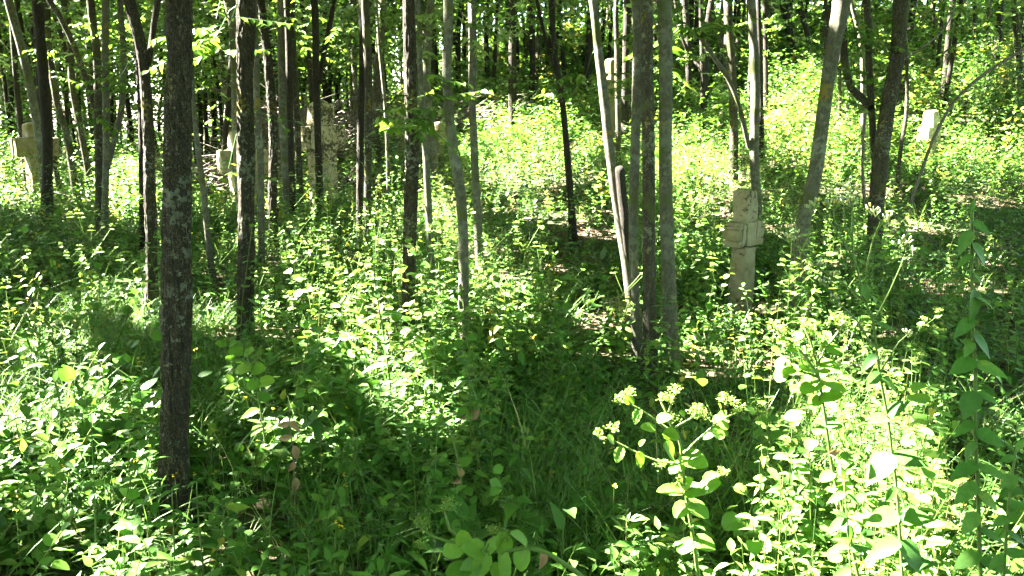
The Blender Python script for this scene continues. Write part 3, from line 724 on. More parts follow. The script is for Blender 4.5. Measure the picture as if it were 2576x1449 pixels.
LIT_S = [((64, 370), 15.8, .26), ((66, 420), 15.8, .1), ((84, 440), 15.8, .16), ((84, 470), 15.8, .16), ((575, 408), 13.6, .2), ((785, 490), 13.6, .12), ((2325, 295), 15.2, .2), ((2325, 335), 15.2, .16), ((1527, 168), 15.0, .15),
         ((1200, 355), 15.5, .2), ((1765, 1225), 2.0, .05), ((1735, 1215), 2.0, .03), ((510, 150), 6.0, .12), ((545, 100), 6.0, .14), ((585, 90), 6.0, .14), ((560, 130), 6.0, .1), ((1250, 80), 13, .25), ((940, 290), 8.2, .2), ((990, 290), 8.2, .15),
         ((2180, 730), 1.75, .04), ((2170, 520), 1.75, .10), ((2080, 520), 1.75, .06), ((2010, 600), 1.75, .05), ((2280, 630), 1.75, .07), ((2200, 540), 1.75, .06), ((2235, 1030), 1.75, .09), ((2220, 940), 1.75, .09), ((2190, 900), 1.75, .06), ((2240, 1170), 1.75, .1), ((2200, 1290), 1.75, .1), ((2290, 1400), 1.75, .1),
         ((1980, 930), 1.95, .09), ((2060, 880), 1.95, .10), ((2060, 960), 1.95, .10), ((2130, 960), 1.95, .08), ((2000, 850), 1.95, .06), ((2050, 1010), 1.95, .06), ((590, 880), 3.6, .10), ((625, 905), 3.6, .10), ((650, 940), 3.6, .08), ((620, 980), 3.6, .08)]
for ((x, y), Y, r) in LIT_S: open_disc(at(x, y, Y), r)

gap = lit.copy()                 # the gap a leaf must keep its middle out of
for a, b in ((1, 0), (-1, 0), (0, 1), (0, -1)): gap = np.maximum(gap, np.roll(lit, (a, b), (0, 1)))
# places the photograph shows in shade, whatever is lit round them
SHADE_S = [((1862, 560), 6.75, .22), ((1865, 640), 6.75, .2), ((1862, 510), 6.75, .16), ((1866, 720), 6.75, .12), ((818, 330), 13.6, .5), ((820, 420), 13.6, .4), ((120, 370), 15.6, .35), ((1690, 1040), 2.0, .07), ((2445, 650), 1.5, .12), ((2450, 850), 1.5, .12), ((2455, 1050), 1.5, .12)]
SHADE_G = [(1180, 1150, 280, 120), (1380, 950, 150, 70), (1420, 1180, 160, 110), (2440, 830, 120, 110), (760, 1180, 90, 70), (1500, 650, 60, 50), (800, 640, 90, 40), (430, 640, 60, 60), (740, 1310, 100, 40), (1650, 980, 110, 60)]
def close_disc(P, r):
    u = ((P @ US) - U0) / CELL; v = ((P @ VS) - V0) / CELL
    k = int(r / CELL) + 2
    a, b = np.mgrid[int(u) - k:int(u) + k + 1, int(v) - k:int(v) + k + 1]
    m = (a + .5 - u) ** 2 + (b + .5 - v) ** 2 <= (r / CELL) ** 2
    gap[a[m], b[m]] = 0
for ((x, y), Y, r) in SHADE_S: close_disc(at(x, y, Y), r)
for (x, y, rx, ry) in SHADE_G:
    a = lr.uniform(0, 6.28, 150); q = np.sqrt(lr.random(150))
    for p in on_ground(x + rx * q * np.cos(a), y + ry * q * np.sin(a), .25): close_disc(p, .12)
for ((x, y), Y, r) in LIT_S:
    if Y < 2.1:
        u, v = cell(at(x, y, Y)[None]); k = int(math.ceil((r + .08) / CELL))
        gap[u[0] - k:u[0] + k + 1, v[0] - k:v[0] + k + 1] = 1
for ((x, y), Y, r) in SHADE_S:
    if Y < 1.6: close_disc(at(x, y, Y), r)
# cells that some visible place looks up through
need = np.zeros((NU, NV), bool); rep = np.zeros((NU, NV, 3))
for _ in range(8):
    n = 200000
    y = 0.8 + 37 * np.sqrt(rng.random(n)); a = rng.uniform(-.72, .74, n)
    x = a * (y + 1)
    z = ground_z(x, y) + 4.2 * rng.random(n) ** 1.5
    P = np.stack([x, y, z], -1)
    iu, iv = cell(P)
    need[iu, iv] = True; rep[iu, iv] = P
cu, cv = np.nonzero(need & (gap == 0))
base_pts = rep[cu, cv]
clump = vnoise(np.stack([cu * CELL * 1.7, cv * CELL * 1.7, 0 * cu], -1), 31)
far_c = base_pts[:, 1] > 19
yy = base_pts[:, 1] + 5 * (vnoise(base_pts * .5, 78) - .5)
keep = (clump < np.interp(yy, [6, 10, 14, 19], [.86, .80, .70, .74])) | (rng.random(len(cu)) < np.interp(yy, [7, 12], [.55, .35]))
base_pts = base_pts[keep]
cu2, cv2 = cu[keep], cv[keep]
def canopy_points(mult):
    """points above each shaded place, somewhere in the crown layer along the way to the sun"""
    n = len(base_pts)
    k = rng.random(n) < mult
    B = base_pts[k]
    u = U0 + (cu2[k] + rng.random(k.sum())) * CELL; v = V0 + (cv2[k] + rng.random(k.sum())) * CELL
    B = US * u[:, None] + VS * v[:, None] + S * (B @ S)[:, None]
    g = ground_z(B[:, 0], B[:, 1])
    zl = np.where(B[:, 1] < 14, np.maximum(4.6, 1.95 + .17 * B[:, 1]), g + 2.6)
    zl = np.maximum(zl, B[:, 2] + .3)
    zh = np.maximum(g + 11.5, zl + 2)
    z = zl + (zh - zl) * rng.random(len(B)) ** .9
    t = (z - B[:, 2]) / S[2]
    return B + S * t[:, None]
CAN = np.vstack([canopy_points(1.0), canopy_points(1.0), canopy_points(1.0), canopy_points(.5)])
XB = np.vstack([canopy_points(1.0), canopy_points(1.0)])
CAN = np.vstack([CAN, XB[XB[:, 1] > 13.5]])
no = 150000                       # unseen roof of leaves added overhead to block skylight
OV = np.stack([rng.uniform(-20, 20, no), rng.uniform(-13, 16, no), rng.uniform(4.8, 11.5, no)], -1)
iu, iv = cell(OV)
OV = OV[(gap[iu, iv] == 0) & (OV[:, 2] > 2.2 + .18 * OV[:, 1]) & (vnoise(OV * .6, 77) > .27)]
CAN = np.vstack([CAN, OV])
# more leaves where the crowns are in the picture, at the back; they keep clear of the sun's gaps
nb = 430000
y = 14 + 32 * rng.random(nb) ** .9; a = rng.uniform(-.72, .72, nb); x = a * y
g = ground_z(x, y)
z = g + 2.2 + 9 * rng.random(nb)
BK = np.stack([x, y, z], -1)
cl = vnoise(BK * .75, 41) * .65 + vnoise(BK * 2.1, 42) * .35
ang = x / y
open_sky = sstep(-.28, -.38, ang) * sstep(5.5, 3.4, z) * sstep(17, 20, y)       # thin foliage low down at the left, where the wood ends
kp = (cl > .47 + .16 * open_sky) & (rng.random(nb) > .85 * open_sky)
iu, iv = cell(BK)
kp &= (gap[iu, iv] == 0)
px_, py_, _ = project(BK)
kp &= py_ > -160
BK = BK[kp]
# a leaf belongs to the tree it hangs nearest to
axes = np.array([[t['axis'][-1][0], t['axis'][-1][1]] for t in TREES]); basexy = np.array([t['base'][:2] for t in TREES]); baseZ = np.array([t['base'][2] for t in TREES]); HH = np.array([t['H'] for t in TREES])
def owner(P):
    o = np.empty(len(P), int)
    for s in range(0, len(P), 20000):
        Q = P[s:s + 20000]
        f = np.clip((Q[:, None, 2] - baseZ[None]) / HH[None], 0, 1)
        xy = basexy[None] + (axes - basexy)[None] * f[..., None]
        o[s:s + 20000] = np.argmin(((Q[:, None, :2] - xy) ** 2).sum(-1), 1)
    return o
oC, oB = owner(CAN), owner(BK)
# leafy low sprays seen in the picture: (tree key, px, py, depth offset, radius px (x, y), leaves, length m)
SPRAYS = [('N', 540, 100, 0.0, 60, 60, 90, .085), ('N', 575, 70, -.1, 40, 40, 40, .08), ('o2', 690, 60, 0, 60, 60, 70, .075), ('O', 960, 290, -.2, 60, 32, 60, .085), ('a2', 70, 70, -1.2, 130, 110, 900, .10), ('a2', 20, 180, -1.0, 60, 90, 250, .10), ('O', 1075, 250, -.4, 45, 120, 160, .07),
          ('u1', 1240, 75, 0, 50, 26, 130, .09), ('Q', 1470, 200, .6, 60, 60, 130, .07), ('H', 320, 60, .5, 90, 60, 260, .09), ('M', 500, 120, .2, 40, 60, 90, .08), ('q2', 960, 60, .6, 70, 80, 260, .08), ('W', 1830, 260, 1.2, 60, 80, 220, .08), ('x2', 2250, 120, 1.2, 80, 90, 420, .09), ('K', 300, 200, 1.5, 60, 90, 260, .08),
          ('o3', 760, 90, .8, 70, 80, 260, .075), ('T2', 1230, 160, 1.2, 60, 90, 260, .08), ('n1', 560, 240, 1.0, 50, 90, 160, .08), ('z3', 2300, 230, .3, 50, 60, 120, .08), ('v2', 1700, 120, .4, 60, 120, 300, .09), ('z8', 2040, 120, .3, 90, 80, 420, .09), ('z5', 2440, 90, .3, 120, 80, 500, .09), ('p3', 700, 150, 1.5, 100, 60, 240, .08), ('N', 575, 425, .1, 28, 25, 16, .08), ('N', 655, 290, .3, 30, 20, 14, .06),
          ('o4', 745, 40, .5, 70, 60, 170, .075), ('q1', 890, 60, .8, 60, 80, 180, .08), ('r1', 1060, 70, .7, 60, 90, 200, .08), ('T1', 1170, 60, 1.5, 60, 80, 180, .08), ('U', 1660, 130, 1.6, 50, 120, 220, .08), ('V', 1720, 60, 1.5, 70, 70, 200, .08), ('P', 1420, 60, .6, 70, 60, 170, .085), ('P', 1330, 40, 1.0, 60, 50, 140, .085),
          ('X', 2160, 120, 1.6, 60, 110, 240, .08), ('Z', 2330, 60, 1.5, 90, 60, 240, .08), ('G', 210, 60, 1.2, 70, 70, 220, .08), ('B', 150, 120, 1.2, 50, 80, 160, .08), ('J', 400, 90, 1.5, 60, 80, 200, .08), ('z6', 2520, 90, .6, 60, 90, 260, .09), ('w2', 1950, 60, .8, 80, 70, 260, .085), ('q3', 1000, 120, .8, 50, 90, 160, .085), ('H', 330, 300, 1.6, 60, 50, 130, .08), ('v3', 1800, 160, .8, 60, 80, 180, .08)]
for i, t in enumerate(TREES):
    mb = MB()
    P = CAN[oC == i]
    if len(P):
        back = P[:, 1] > 13.5
        for sel, L in ((~back, .26), (back, .19)):
            Q = P[sel]
            if len(Q):
                n = len(Q); a = rng.uniform(0, 6.28, n)
                A = np.stack([np.cos(a), np.sin(a), rng.normal(-.15, .3, n)], -1)
                N = np.stack([rng.normal(0, .45, n), rng.normal(0, .45, n), np.ones(n)], -1) + S * .5
                stamp(mb, RHOMB, Q - unit(A) * L * .5, A, N, L * rng.uniform(.75, 1.2, n), L * rng.uniform(.85, 1.2, n), np.clip(rng.normal(.5, .25, n), 0, 1))
    P = BK[oB == i]
    if len(P):
        n = len(P); a = rng.uniform(0, 6.28, n)
        A = np.stack([np.cos(a), np.sin(a), rng.normal(-.25, .35, n)], -1)
        N = np.stack([rng.normal(0, .5, n), rng.normal(0, .5, n), np.ones(n)], -1)
        L = np.clip(.0060 * P[:, 1], .085, .22)
        stamp(mb, RHOMB, P, A, N, L * rng.uniform(.7, 1.3, n), L * rng.uniform(.6, 1.0, n), np.clip(rng.normal(.5, .25, n), 0, 1))
    for (k, x, y, dy, rx, ry, n, L) in SPRAYS:
        if KEY.get(k) is not t: continue
        Y = t['Y'] + dy
        c = at(x, y, Y); sx, sz = rx * Y / FPX, ry * Y / FPX
        # twigs, each with its leaves in rows
        nt_ = max(3, n // 14)
        tb = MB()
        for j in range(nt_):
            o0 = c + np.array([rng.normal(0, .45) * sx, rng.normal(0, .5) * sx, rng.normal(0, .45) * sz])
            a = rng.uniform(0, 6.28); dv = np.array([math.cos(a), math.sin(a), rng.normal(-.1, .25)]); ln = rng.uniform(.25, .5)
            stems(mb, [o0], [o0 + dv * ln], .003, .0015, .1)
            m = max(4, n // nt_)
            f = np.linspace(.1, 1, m)
            pp = o0 + dv * (ln * f)[:, None]
            side = np.where(np.arange(m) % 2, 1., -1.)[:, None] * np.cross(dv, [0, 0, 1.])
            AA = side + dv * .6 + rng.normal(0, .2, (m, 3)) + np.array([0, 0, -.25])
            NN = np.array([0, 0, 1.]) + rng.normal(0, .3, (m, 3))
            stamp(mb, OVATE, pp, AA, NN, L * rng.uniform(.7, 1.2, m), L * rng.uniform(.5, .75, m), np.clip(rng.normal(.6, .25, m), 0, 1))
        # the twig that carries the spray, from the trunk
        ax = t['axis']; q = ax[np.argmin(np.abs(ax[:, 2] - (c[2] + .1)))]
        stems(mb, [q], [c], .007, .003, .05, sag=np.array([0, 0, .06]))
    if mb.n:
        o = mb.build('crown', M_CANOPY, t['root'], t['base'], smooth=False)
# the wood that closes the view, too far to count
nf = 180000
th = rng.uniform(-.74, .74, nf); d = rng.uniform(44, 64, nf)
x = np.sin(th) * d; y = np.cos(th) * d
g = ground_z(x, y)
z = g + rng.random(nf) ** .9 * 17
P = np.stack([x, y, z], -1)
cl = vnoise(P * .4, 51) * .6 + vnoise(P * 1.2, 52) * .4
osk = sstep(-.24, -.34, th) * sstep(7.5, 5., z) * sstep(.8, 1.6, z)
kp = (cl > .42 + .2 * osk) & (rng.random(nf) > .96 * osk)
P = P[kp]
nr = 60000                       # unseen ring of leaves added round sides and back to darken the shade
th = rng.uniform(.8, 2 * math.pi - .8, nr); d = rng.uniform(22, 34, nr)
x = np.sin(th) * d; y = np.cos(th) * d
P = np.vstack([P, np.stack([x, y, ground_z(x, y) * (y > 0) + rng.random(nr) * 13], -1)])
n = len(P)
a = rng.uniform(0, 6.28, n)
mb = MB()
stamp(mb, RHOMB, P, np.stack([np.cos(a), np.sin(a), rng.normal(-.2, .4, n)], -1), np.stack([rng.normal(0, .6, n), rng.normal(-.4, .6, n), np.ones(n)], -1), rng.uniform(.3, .55, n), rng.uniform(.25, .45, n), np.clip(rng.normal(.5, .25, n), 0, 1))
nt_ = 130
th = rng.uniform(-.7, .7, nt_); d = rng.uniform(46, 62, nt_); x = np.sin(th) * d; y = np.cos(th) * d; g = ground_z(x, y)
stems(mb, np.stack([x, y, g - .3], -1), np.stack([x + rng.normal(0, .7, nt_), y, g + 13], -1), .14, .05, 0.0, k=6)
tag(mb.build('distant_wood', M_CANOPY, smooth=False), 'mass of foliage closing the view behind the far trunks, with an unseen shading ring added', 'wood', kind='stuff')
#NEXT
# ------------------------------------------------------------------ stone crosses
def stone_block(size, center, r=.007, rough=.008, seed=0, cuts=7, taper=1.0, gable=0.0, chip=0.0):
    """weathered block: rounded edges, uneven faces; returns verts, quads"""
    sx, sy, sz = size
    n = cuts
    def face_grid(ax, sgn):
        t = np.concatenate([[-1, -1 + .06], np.linspace(-1, 1, n + 2)[1:-1], [1 - .06, 1]])
        A, B = np.meshgrid(t, t, indexing='ij')
        C = np.full_like(A, sgn)
        o = {0: (C, A, B), 1: (A, C, B), 2: (A, B, C)}[ax]
        V = np.stack(o, -1).reshape(-1, 3)
        m = len(t)
        i = np.arange(m - 1)[:, None]; j = np.arange(m - 1)[None]
        q = np.stack([i * m + j, (i + 1) * m + j, (i + 1) * m + j + 1, i * m + j + 1], -1).reshape(-1, 4)
        flip = (sgn > 0) == (ax == 1)
        return V, (q[:, ::-1] if flip else q)
    Vs, Qs, k = [], [], 0
    for ax in range(3):
        for sgn in (-1, 1):
            V, q = face_grid(ax, sgn); Vs.append(V); Qs.append(q + k); k += len(V)
    V = np.concatenate(Vs); Q = np.concatenate(Qs)
    h = np.array([sx, sy, sz]) / 2
    P = V * h
    core = np.clip(P, -(h - r), h - r)
    d = P - core
    P = core + unit(d) * np.minimum(np.linalg.norm(d, axis=1, keepdims=True), r)
    f = (P[:, 2] / sz + .5)
    P[:, :2] *= (1 + (taper - 1) * f)[:, None]
    if gable: P[:, 2] += np.where(f > .5, (f - .5) * 2, 0) * gable * (1 - np.abs(P[:, 0]) / (sx / 2)) - np.where(f > .5, (f - .5) * 2, 0) * gable * .3
    W = P + np.array(center) + seed * 3.1
    P = P + ((np.stack([vnoise(W * 9, seed + a) for a in (1, 2, 3)], -1) - .5) * rough * 2 + (np.stack([vnoise(W * 28, seed + a) for a in (4, 5, 6)], -1) - .5) * rough)
    if chip:
        c = vnoise(W * 5, seed + 8)
        e = np.clip((np.abs(V) > .85).sum(1) - 1, 0, 2)
        P -= unit(P) * (np.clip(c - .45, 0, 1) * e * chip)[:, None]
    return P + np.array(center), Q

def add_block(mb, *a, **k):
    V, Q = stone_block(*a, **k); mb.add(V, Q)

def stone_cross(label, px, py, Y, rot, W, T, zs, za, zt, arm, mat, seed, mould='steps', taper=.93, sink=.35, lean=0.0, gable=0.03, dx_arms=(1, 1), bump_front=False):
    """zs: underside of the arms, za: top of the arms, zt: top, all above the ground; arm: length beyond the shaft"""
    b = at(px, py, Y); b[2] = float(ground_z(b[0], b[1]))
    zs, za, zt = [at(px, q, Y)[2] - b[2] if q > 20 else q for q in (zs, za, zt)]
    root = thing('stone_cross', label, 'cross', b, 'old stone crosses in the wood')
    root.rotation_euler = (lean, 0, rot)
    mb = MB(); add_block(mb, (W, T, zs + sink), (0, 0, (zs - sink) / 2), seed=seed, taper=taper, chip=.03, cuts=11)
    mb.build('shaft', mat, root)
    w2 = W * taper
    mb = MB()
    h = za - zs
    add_block(mb, (w2 * 1.03, T * 1.0, h), (0, 0, zs + h / 2), seed=seed + 1, cuts=7)
    for sg, on in ((-1, dx_arms[0]), (1, dx_arms[1])):
        if not on: continue
        x0 = w2 / 2
        if mould == 'steps':
            add_block(mb, (arm * .62, T * .96, h * .96), (sg * (x0 + arm * .31), 0, zs + h * .5), seed=seed + 2, chip=.02)
            L = arm * .38
            for q, (s0, s1, ex) in enumerate(((0, .16, .55), (.16, .3, .8), (.3, .74, 1.0), (.74, .88, .78), (.88, 1., .5))):
                add_block(mb, (L * (.25 + ex * 1.25), T * (.9 + .05 * (q % 2)), h * (s1 - s0) * .985), (sg * (x0 + arm * .6 + L * (.25 + ex * 1.25) / 2), 0, zs + h * (s0 + s1) / 2), seed=seed + 5 + q, r=.005 if q != 2 else .013, cuts=4)
        elif mould == 'plain':
            add_block(mb, (arm, T * .98, h * .98), (sg * (x0 + arm / 2), 0, zs + h * .5), seed=seed + 2, chip=.02, cuts=9)
        elif mould == 'round':
            add_block(mb, (arm, T * .98, h * .98), (sg * (x0 + arm / 2), 0, zs + h * .5), seed=seed + 2, r=.05, cuts=9)
        elif mould == 'ridge':
            add_block(mb, (arm, T * .97, h * .98), (sg * (x0 + arm / 2), 0, zs + h * .5), seed=seed + 2, chip=.02)
            add_block(mb, (.035, T * .3, h * .96), (sg * (x0 + arm + .012), T * .3, zs + h * .5), seed=seed + 3, cuts=3)
            add_block(mb, (.035, T * .3, h * .96), (sg * (x0 + arm + .012), -T * .28, zs + h * .5), seed=seed + 3, cuts=3)
        else:
            add_block(mb, (arm * .75, T * .97, h * .97), (sg * (x0 + arm * .375), 0, zs + h * .5), seed=seed + 2, chip=.02)
            for q, (s0, s1, ex) in enumerate(((.02, .34, .75), (.34, .66, 1.1), (.66, .97, .75))):
                add_block(mb, (arm * .45 * ex, T * .9, h * (s1 - s0) * .98), (sg * (x0 + arm * .72 + arm * .225 * ex), 0, zs + h * (s0 + s1) / 2), seed=seed + 5 + q, r=.03, cuts=5)
    mb.build('crossbar', mat, root)
    mb = MB()
    hh = zt - za
    add_block(mb, (w2 * .98, T * .97, hh), (0, 0, za + hh / 2), seed=seed + 9, taper=.96, gable=gable, chip=.07, r=.009)
    mb.build('head', mat, root)
    if bump_front:
        mb = MB()
        n = 18; th = np.linspace(0, 2 * math.pi, n, endpoint=False)
        for a0, a1 in zip(th, np.roll(th, -1)):
            p0 = np.array([math.cos(a0) * w2 * .3, -T / 2 - .004, zs + h * .55 + math.sin(a0) * w2 * .3]); p1 = np.array([math.cos(a1) * w2 * .3, -T / 2 - .004, zs + h * .55 + math.sin(a1) * w2 * .3])
            stems(mb, [p0], [p1], .013, .013, .5, k=6)
        mb.build('carved_ring', mat, root)
    return root

stone_cross('pale stone cross standing nearest, beside the smooth leaning grey trunk', 1860, 800, 6.75, R(44), .155, .155, 618, 557, 480, .11, M_STONE, 11, mould='steps', gable=.03)
stone_cross('big dark spotted stone cross behind the forked stem, largest of the crosses', 818, 560, 13.6, R(52), .36, .31, 380, 316, 262, .22, M_STONE_SPOT, 23, mould='lobes', gable=.08, bump_front=True)
stone_cross('broad stone cross at the far left with a bright sunlit arm end behind dark trunks', 104, 500, 15.8, R(52), .36, .26, 393, 346, 310, .19, M_STONE_MOSS, 37, mould='ridge')
stone_cross('plain stone cross whose rounded pale arm end shows left of the black trunk', 620, 540, 13.6, R(36), .42, .28, 438, 376, 331, .19, M_STONE_PALE, 41, mould='round')
c4 = on_ground(1018, 424)[0]
stone_cross('small brown stone cross hidden behind the knotted upright trunk', 1018, 424, c4[1], R(38), .22, .2, 346, 313, 286, .17, M_STONE_MOSS, 53, mould='lobes')
c4 = on_ground(1100, 418)[0]
stone_cross('broken stone cross right of the knotted trunk, with a mossy square shaft', 1104, 418, c4[1], R(55), .2, .2, 362, 330, 308, .05, M_STONE_MOSS, 59, mould='lobes', gable=.02)
c5 = on_ground(1530, 392)[0]
stone_cross('tall mossy stone cross behind the pale leaning trunk of the clump', 1531, 392, c5[1], R(42), .19, .19, 250, 200, 150, .12, M_STONE_MOSS, 67, mould='ridge')
c7 = on_ground(2332, 402)[0]
stone_cross('bright weathered stone cross seen end on beside the bowed branch at the right', 2332, 402, c7[1], R(36), .23, .22, 358, 318, 280, .12, M_STONE_PALE, 73, mould='plain')
print('DEPTHS', c4[1], c5[1], c7[1])
# small stones lying about
def rock(label, px, py, s, mat, seed, h=.6):
    p = on_ground(px, py)[0]
    mb = MB()
    V, Q = stone_block((s * 2, s * 1.4, s * 2 * h), (0, 0, s * h * .5), r=s * .45, rough=s * .18, seed=seed, cuts=9)
    mb.add(V, Q)
    o = mb.build('rock', mat)
    o.location = tuple(p)
    tag(o, label, 'rock'); o.rotation_euler = (0, 0, seed)
rock('sunlit broken yellowish stone lying on the slope right of the slim straight grey trunk', 1204, 362, .17, M_STONE, 3, .8)
rock('dark rough stone lying on the slope behind the near right cross', 1752, 522, .12, M_STONE_SPOT, 5)
rock('flat grey spotted stone half sunk in leaves left of the clump of trunks', 1545, 775, .14, M_STONE_SPOT, 8, .4)
rock('small white stone in the litter left of the leaning lichened trunk', 287, 447, .10, M_STONE_PALE, 9, .5)

# ------------------------------------------------------------------ dead wood
def brush_pile(label, px, py, Y, w, h, dep, n, seed):
    b = at(px, py, Y); b[2] = float(ground_z(b[0], b[1]))
    r2 = np.random.default_rng(seed)
    mb = MB()
    P0 = []; P1 = []
    for _ in range(n):
        x = r2.normal(0, .42) * w; y = r2.normal(0, .35) * dep
        z = r2.random() * h * math.exp(-(x / w) ** 2 * 1.6)
        a = r2.normal(0, .5) + (math.pi if r2.random() < .5 else 0); l = r2.uniform(.4, 1.6)
        d = np.array([math.cos(a), math.sin(a) * .7, r2.normal(.05, .28)])
        P0.append([x, y, z + .03]); P1.append(np.array([x, y, z + .03]) + d * l)
    r = r2.uniform(.006, .026, n)
    stems(mb, P0, P1, r, r * .5, .5, sag=np.stack([r2.normal(0, .06, n), r2.normal(0, .06, n), r2.normal(.02, .08, n)], -1), k=5)
    o = tag(mb.build('brush_pile', M_DEAD), label, 'brush pile', 'heaps of dead branches')
    o.location = tuple(b)
brush_pile('heap of pale dead branches lit by the sun left of the black speckled trunk', 525, 395, 15.5, 1.1, .7, .7, 260, 1)
brush_pile('big dark heap of dead branches behind the largest stone cross', 740, 400, 18.0, 1.6, 1.7, 1.2, 520, 2)
brush_pile('heap of dead branches up the slope right of the largest cross', 870, 330, 19.5, 1.3, 1.2, 1.0, 380, 3)
brush_pile('sunlit tangle of dead branches on the slope above the broken stone cross', 1165, 270, 20.0, 1.5, .55, .8, 320, 4)
brush_pile('low scatter of dead sticks right at the foot of the largest cross', 890, 440, 15.0, .5, .35, .4, 60, 5)

def fallen(label, pts, w, Y=None, name='fallen_branch', mat=M_DEAD):
    P = np.array([on_ground(x, y)[0] for x, y in pts]) if Y is None else np.array([at(x, y, q) for (x, y), q in zip(pts, Y)])
    if Y is None: P[:, 2] += w * .5
    mb = MB(); tube(mb, P, [w, w * .85] + [w * .7] * (len(P) - 2), nseg=9, ds=.06, rough=.15, seed=int(pts[0][0]))
    tag(mb.build(name, mat, None, P[0]), label, 'branch')
g0 = on_ground(2262, 610)[0][1]
fallen('long bowed grey bough leaning across the right side past the bright cross', [(2256, 600), (2282, 536), (2327, 405), (2355, 335), (2400, 256), (2468, 192), (2580, 120)], .028, [g0, g0, g0 + .1, g0 + .2, g0 + .4, g0 + .6, g0 + .9])
fallen('thin dead twig hanging across the top right corner', [(2274, 150), (2320, 120), (2370, 78), (2398, 30), (2404, -10)], .008, [6.6, 6.6, 6.7, 6.8, 6.9])
fallen('reddish thin dead stem leaning beside the twin stemmed trunk', [(2176, 520), (2170, 440), (2172, 340), (2178, 282)], .02, [9.4, 9.4, 9.4, 9.5])
fallen('rotting log lying in the litter between the leaning grey trunk and the twin trunk', [(2020, 745), (2090, 742), (2150, 750)], .04)
fallen('pale bare stick lying on the leaf litter at the right edge', [(2370, 778), (2420, 788), (2490, 786)], .022)
fallen('thin stick lying flat below the clump of trunks', [(1570, 830), (1615, 870), (1640, 905)], .008)
fallen('mossy log on the sunlit ground right of the bowed bough', [(2310, 478), (2350, 484), (2400, 480)], .05)
#NEXT
# ------------------------------------------------------------------ ground cover
BARE = [(1430, 600, 150, 90, .85), (1310, 560, 110, 60, .6), (1480, 690, 120, 60, .75), (2420, 730, 170, 90, .8), (2290, 610, 90, 60, .6), (1560, 870, 100, 70, .55), (1830, 1130, 150, 110, .5), (1250, 800, 60, 40, .4), (1760, 520, 60, 40, .6), (330, 430, 40, 60, .5), (1790, 860, 40, 40, .3), (2110, 700, 70, 60, .5), (1862, 830, 75, 75, .97), (1950, 760, 50, 50, .6)]
GRASSY = [(80, 980, 240, 170, 1), (330, 860, 170, 150, .9), (540, 1000, 120, 200, .6), (1600, 1330, 380, 170, 1), (900, 1090, 150, 90, .5), (1450, 1180, 220, 120, .8), (900, 1380, 260, 90, .5), (2020, 1150, 140, 160, .7), (1900, 1330, 160, 130, .7), (250, 1350, 200, 90, .25), (1860, 980, 80, 40, .6)]
def field(ells, px, py):
    o = np.zeros(len(px))
    for (x, y, rx, ry, s) in ells:
        d = ((px - x) / rx) ** 2 + ((py - y) / ry) ** 2
        o = np.maximum(o, s * sstep(1.35, .55, d))
    return o
def scatter(n, d0, d1, pw=.5, half=.70, min_d=0):
    d = (d0 ** (1 / pw) + (d1 ** (1 / pw) - d0 ** (1 / pw)) * rng.random(n)) ** pw
    a = rng.uniform(-half, half, n)
    x = np.sin(a) * d; y = np.cos(a) * d
    return np.stack([x, y, ground_z(x, y)], -1)
def masks(P):
    q = P.copy(); px, py, _ = project(q)
    return field(BARE, px, py), field(GRASSY, px, py)
TR_XY = np.array([[t['base'][0], t['base'][1]] for t in TREES])

def herbs(mb, sm, P, h, K, L, wr, shape, up=.25, t0=.3, t1=1.0, lean=.25, opp=True, tint=(.5, .22), top=True, droop=1.0, stem_r=.0022):
    """plants with leaf pairs up a stem; P (N,3), h (N,), K leaves each"""
    n = len(P)
    if n == 0: return
    v1 = vnoise(P * np.array([.9, .9, 0]) + 5, 91); v2 = vnoise(P * np.array([.55, .55, 0]) + 11, 92)
    h = np.broadcast_to(h, (n,)) * (.45 + 1.15 * v1)
    L = np.broadcast_to(L, (n,)) * (.65 + .8 * v2)
    la = rng.uniform(0, 6.28, n); ll = np.abs(rng.normal(0, lean, n)) * h
    T = P + np.stack([np.cos(la) * ll, np.sin(la) * ll, h], -1)
    if sm is not None:
        sag = np.stack([-np.cos(la) * ll * .15, -np.sin(la) * ll * .15, 0 * h], -1)
        stems(sm, P, T, stem_r, stem_r * .6, np.clip(rng.normal(.45, .25, n), 0, 1), sag=sag)
    k = np.arange(K)
    f = t0 + (t1 - t0) * (k // 2 if opp else k) / max(1, ((K - 1) // 2 if opp else K - 1))
    f = np.clip(f[None] + rng.normal(0, .05, (n, K)), .03, 1.0)
    Q = P[:, None] + (T - P)[:, None] * f[..., None]
    ph = rng.uniform(0, 6.28, (n, 1)) + (k % 2) * math.pi + (k // 2) * (math.pi / 2) if opp else rng.uniform(0, 6.28, (n, 1)) + k * 2.4
    ph = ph + rng.normal(0, .3, (n, K))
    el = rng.normal(up, .42, (n, K))
    A = np.stack([np.cos(ph) * np.cos(el), np.sin(ph) * np.cos(el), np.sin(el)], -1)
    N = np.stack([-np.cos(ph) * np.sin(el), -np.sin(ph) * np.sin(el), np.cos(el)], -1) + rng.normal(0, .22, (n, K, 3))
    size = (1.15 - .45 * f) * rng.uniform(.7, 1.25, (n, K)) * np.broadcast_to(L, (n,))[:, None]
    tn = np.clip(rng.normal(tint[0], tint[1], (n, 1)) + rng.normal(0, .1, (n, K)), 0, 1)
    # a short stalk to each leaf
    if sm is not None and shape is not RHOMB:
        Q2 = Q + A * (size * .22)[..., None]
        stems(sm, Q.reshape(-1, 3), Q2.reshape(-1, 3), stem_r * .5, stem_r * .4, .4)
        Q = Q2
    stamp(mb, shape, Q.reshape(-1, 3), A.reshape(-1, 3), N.reshape(-1, 3), size.ravel(), (size * wr).ravel() * rng.uniform(.85, 1.15, n * K), tn.ravel(), droop=rng.uniform(.3, 1.6, n * K) * droop)

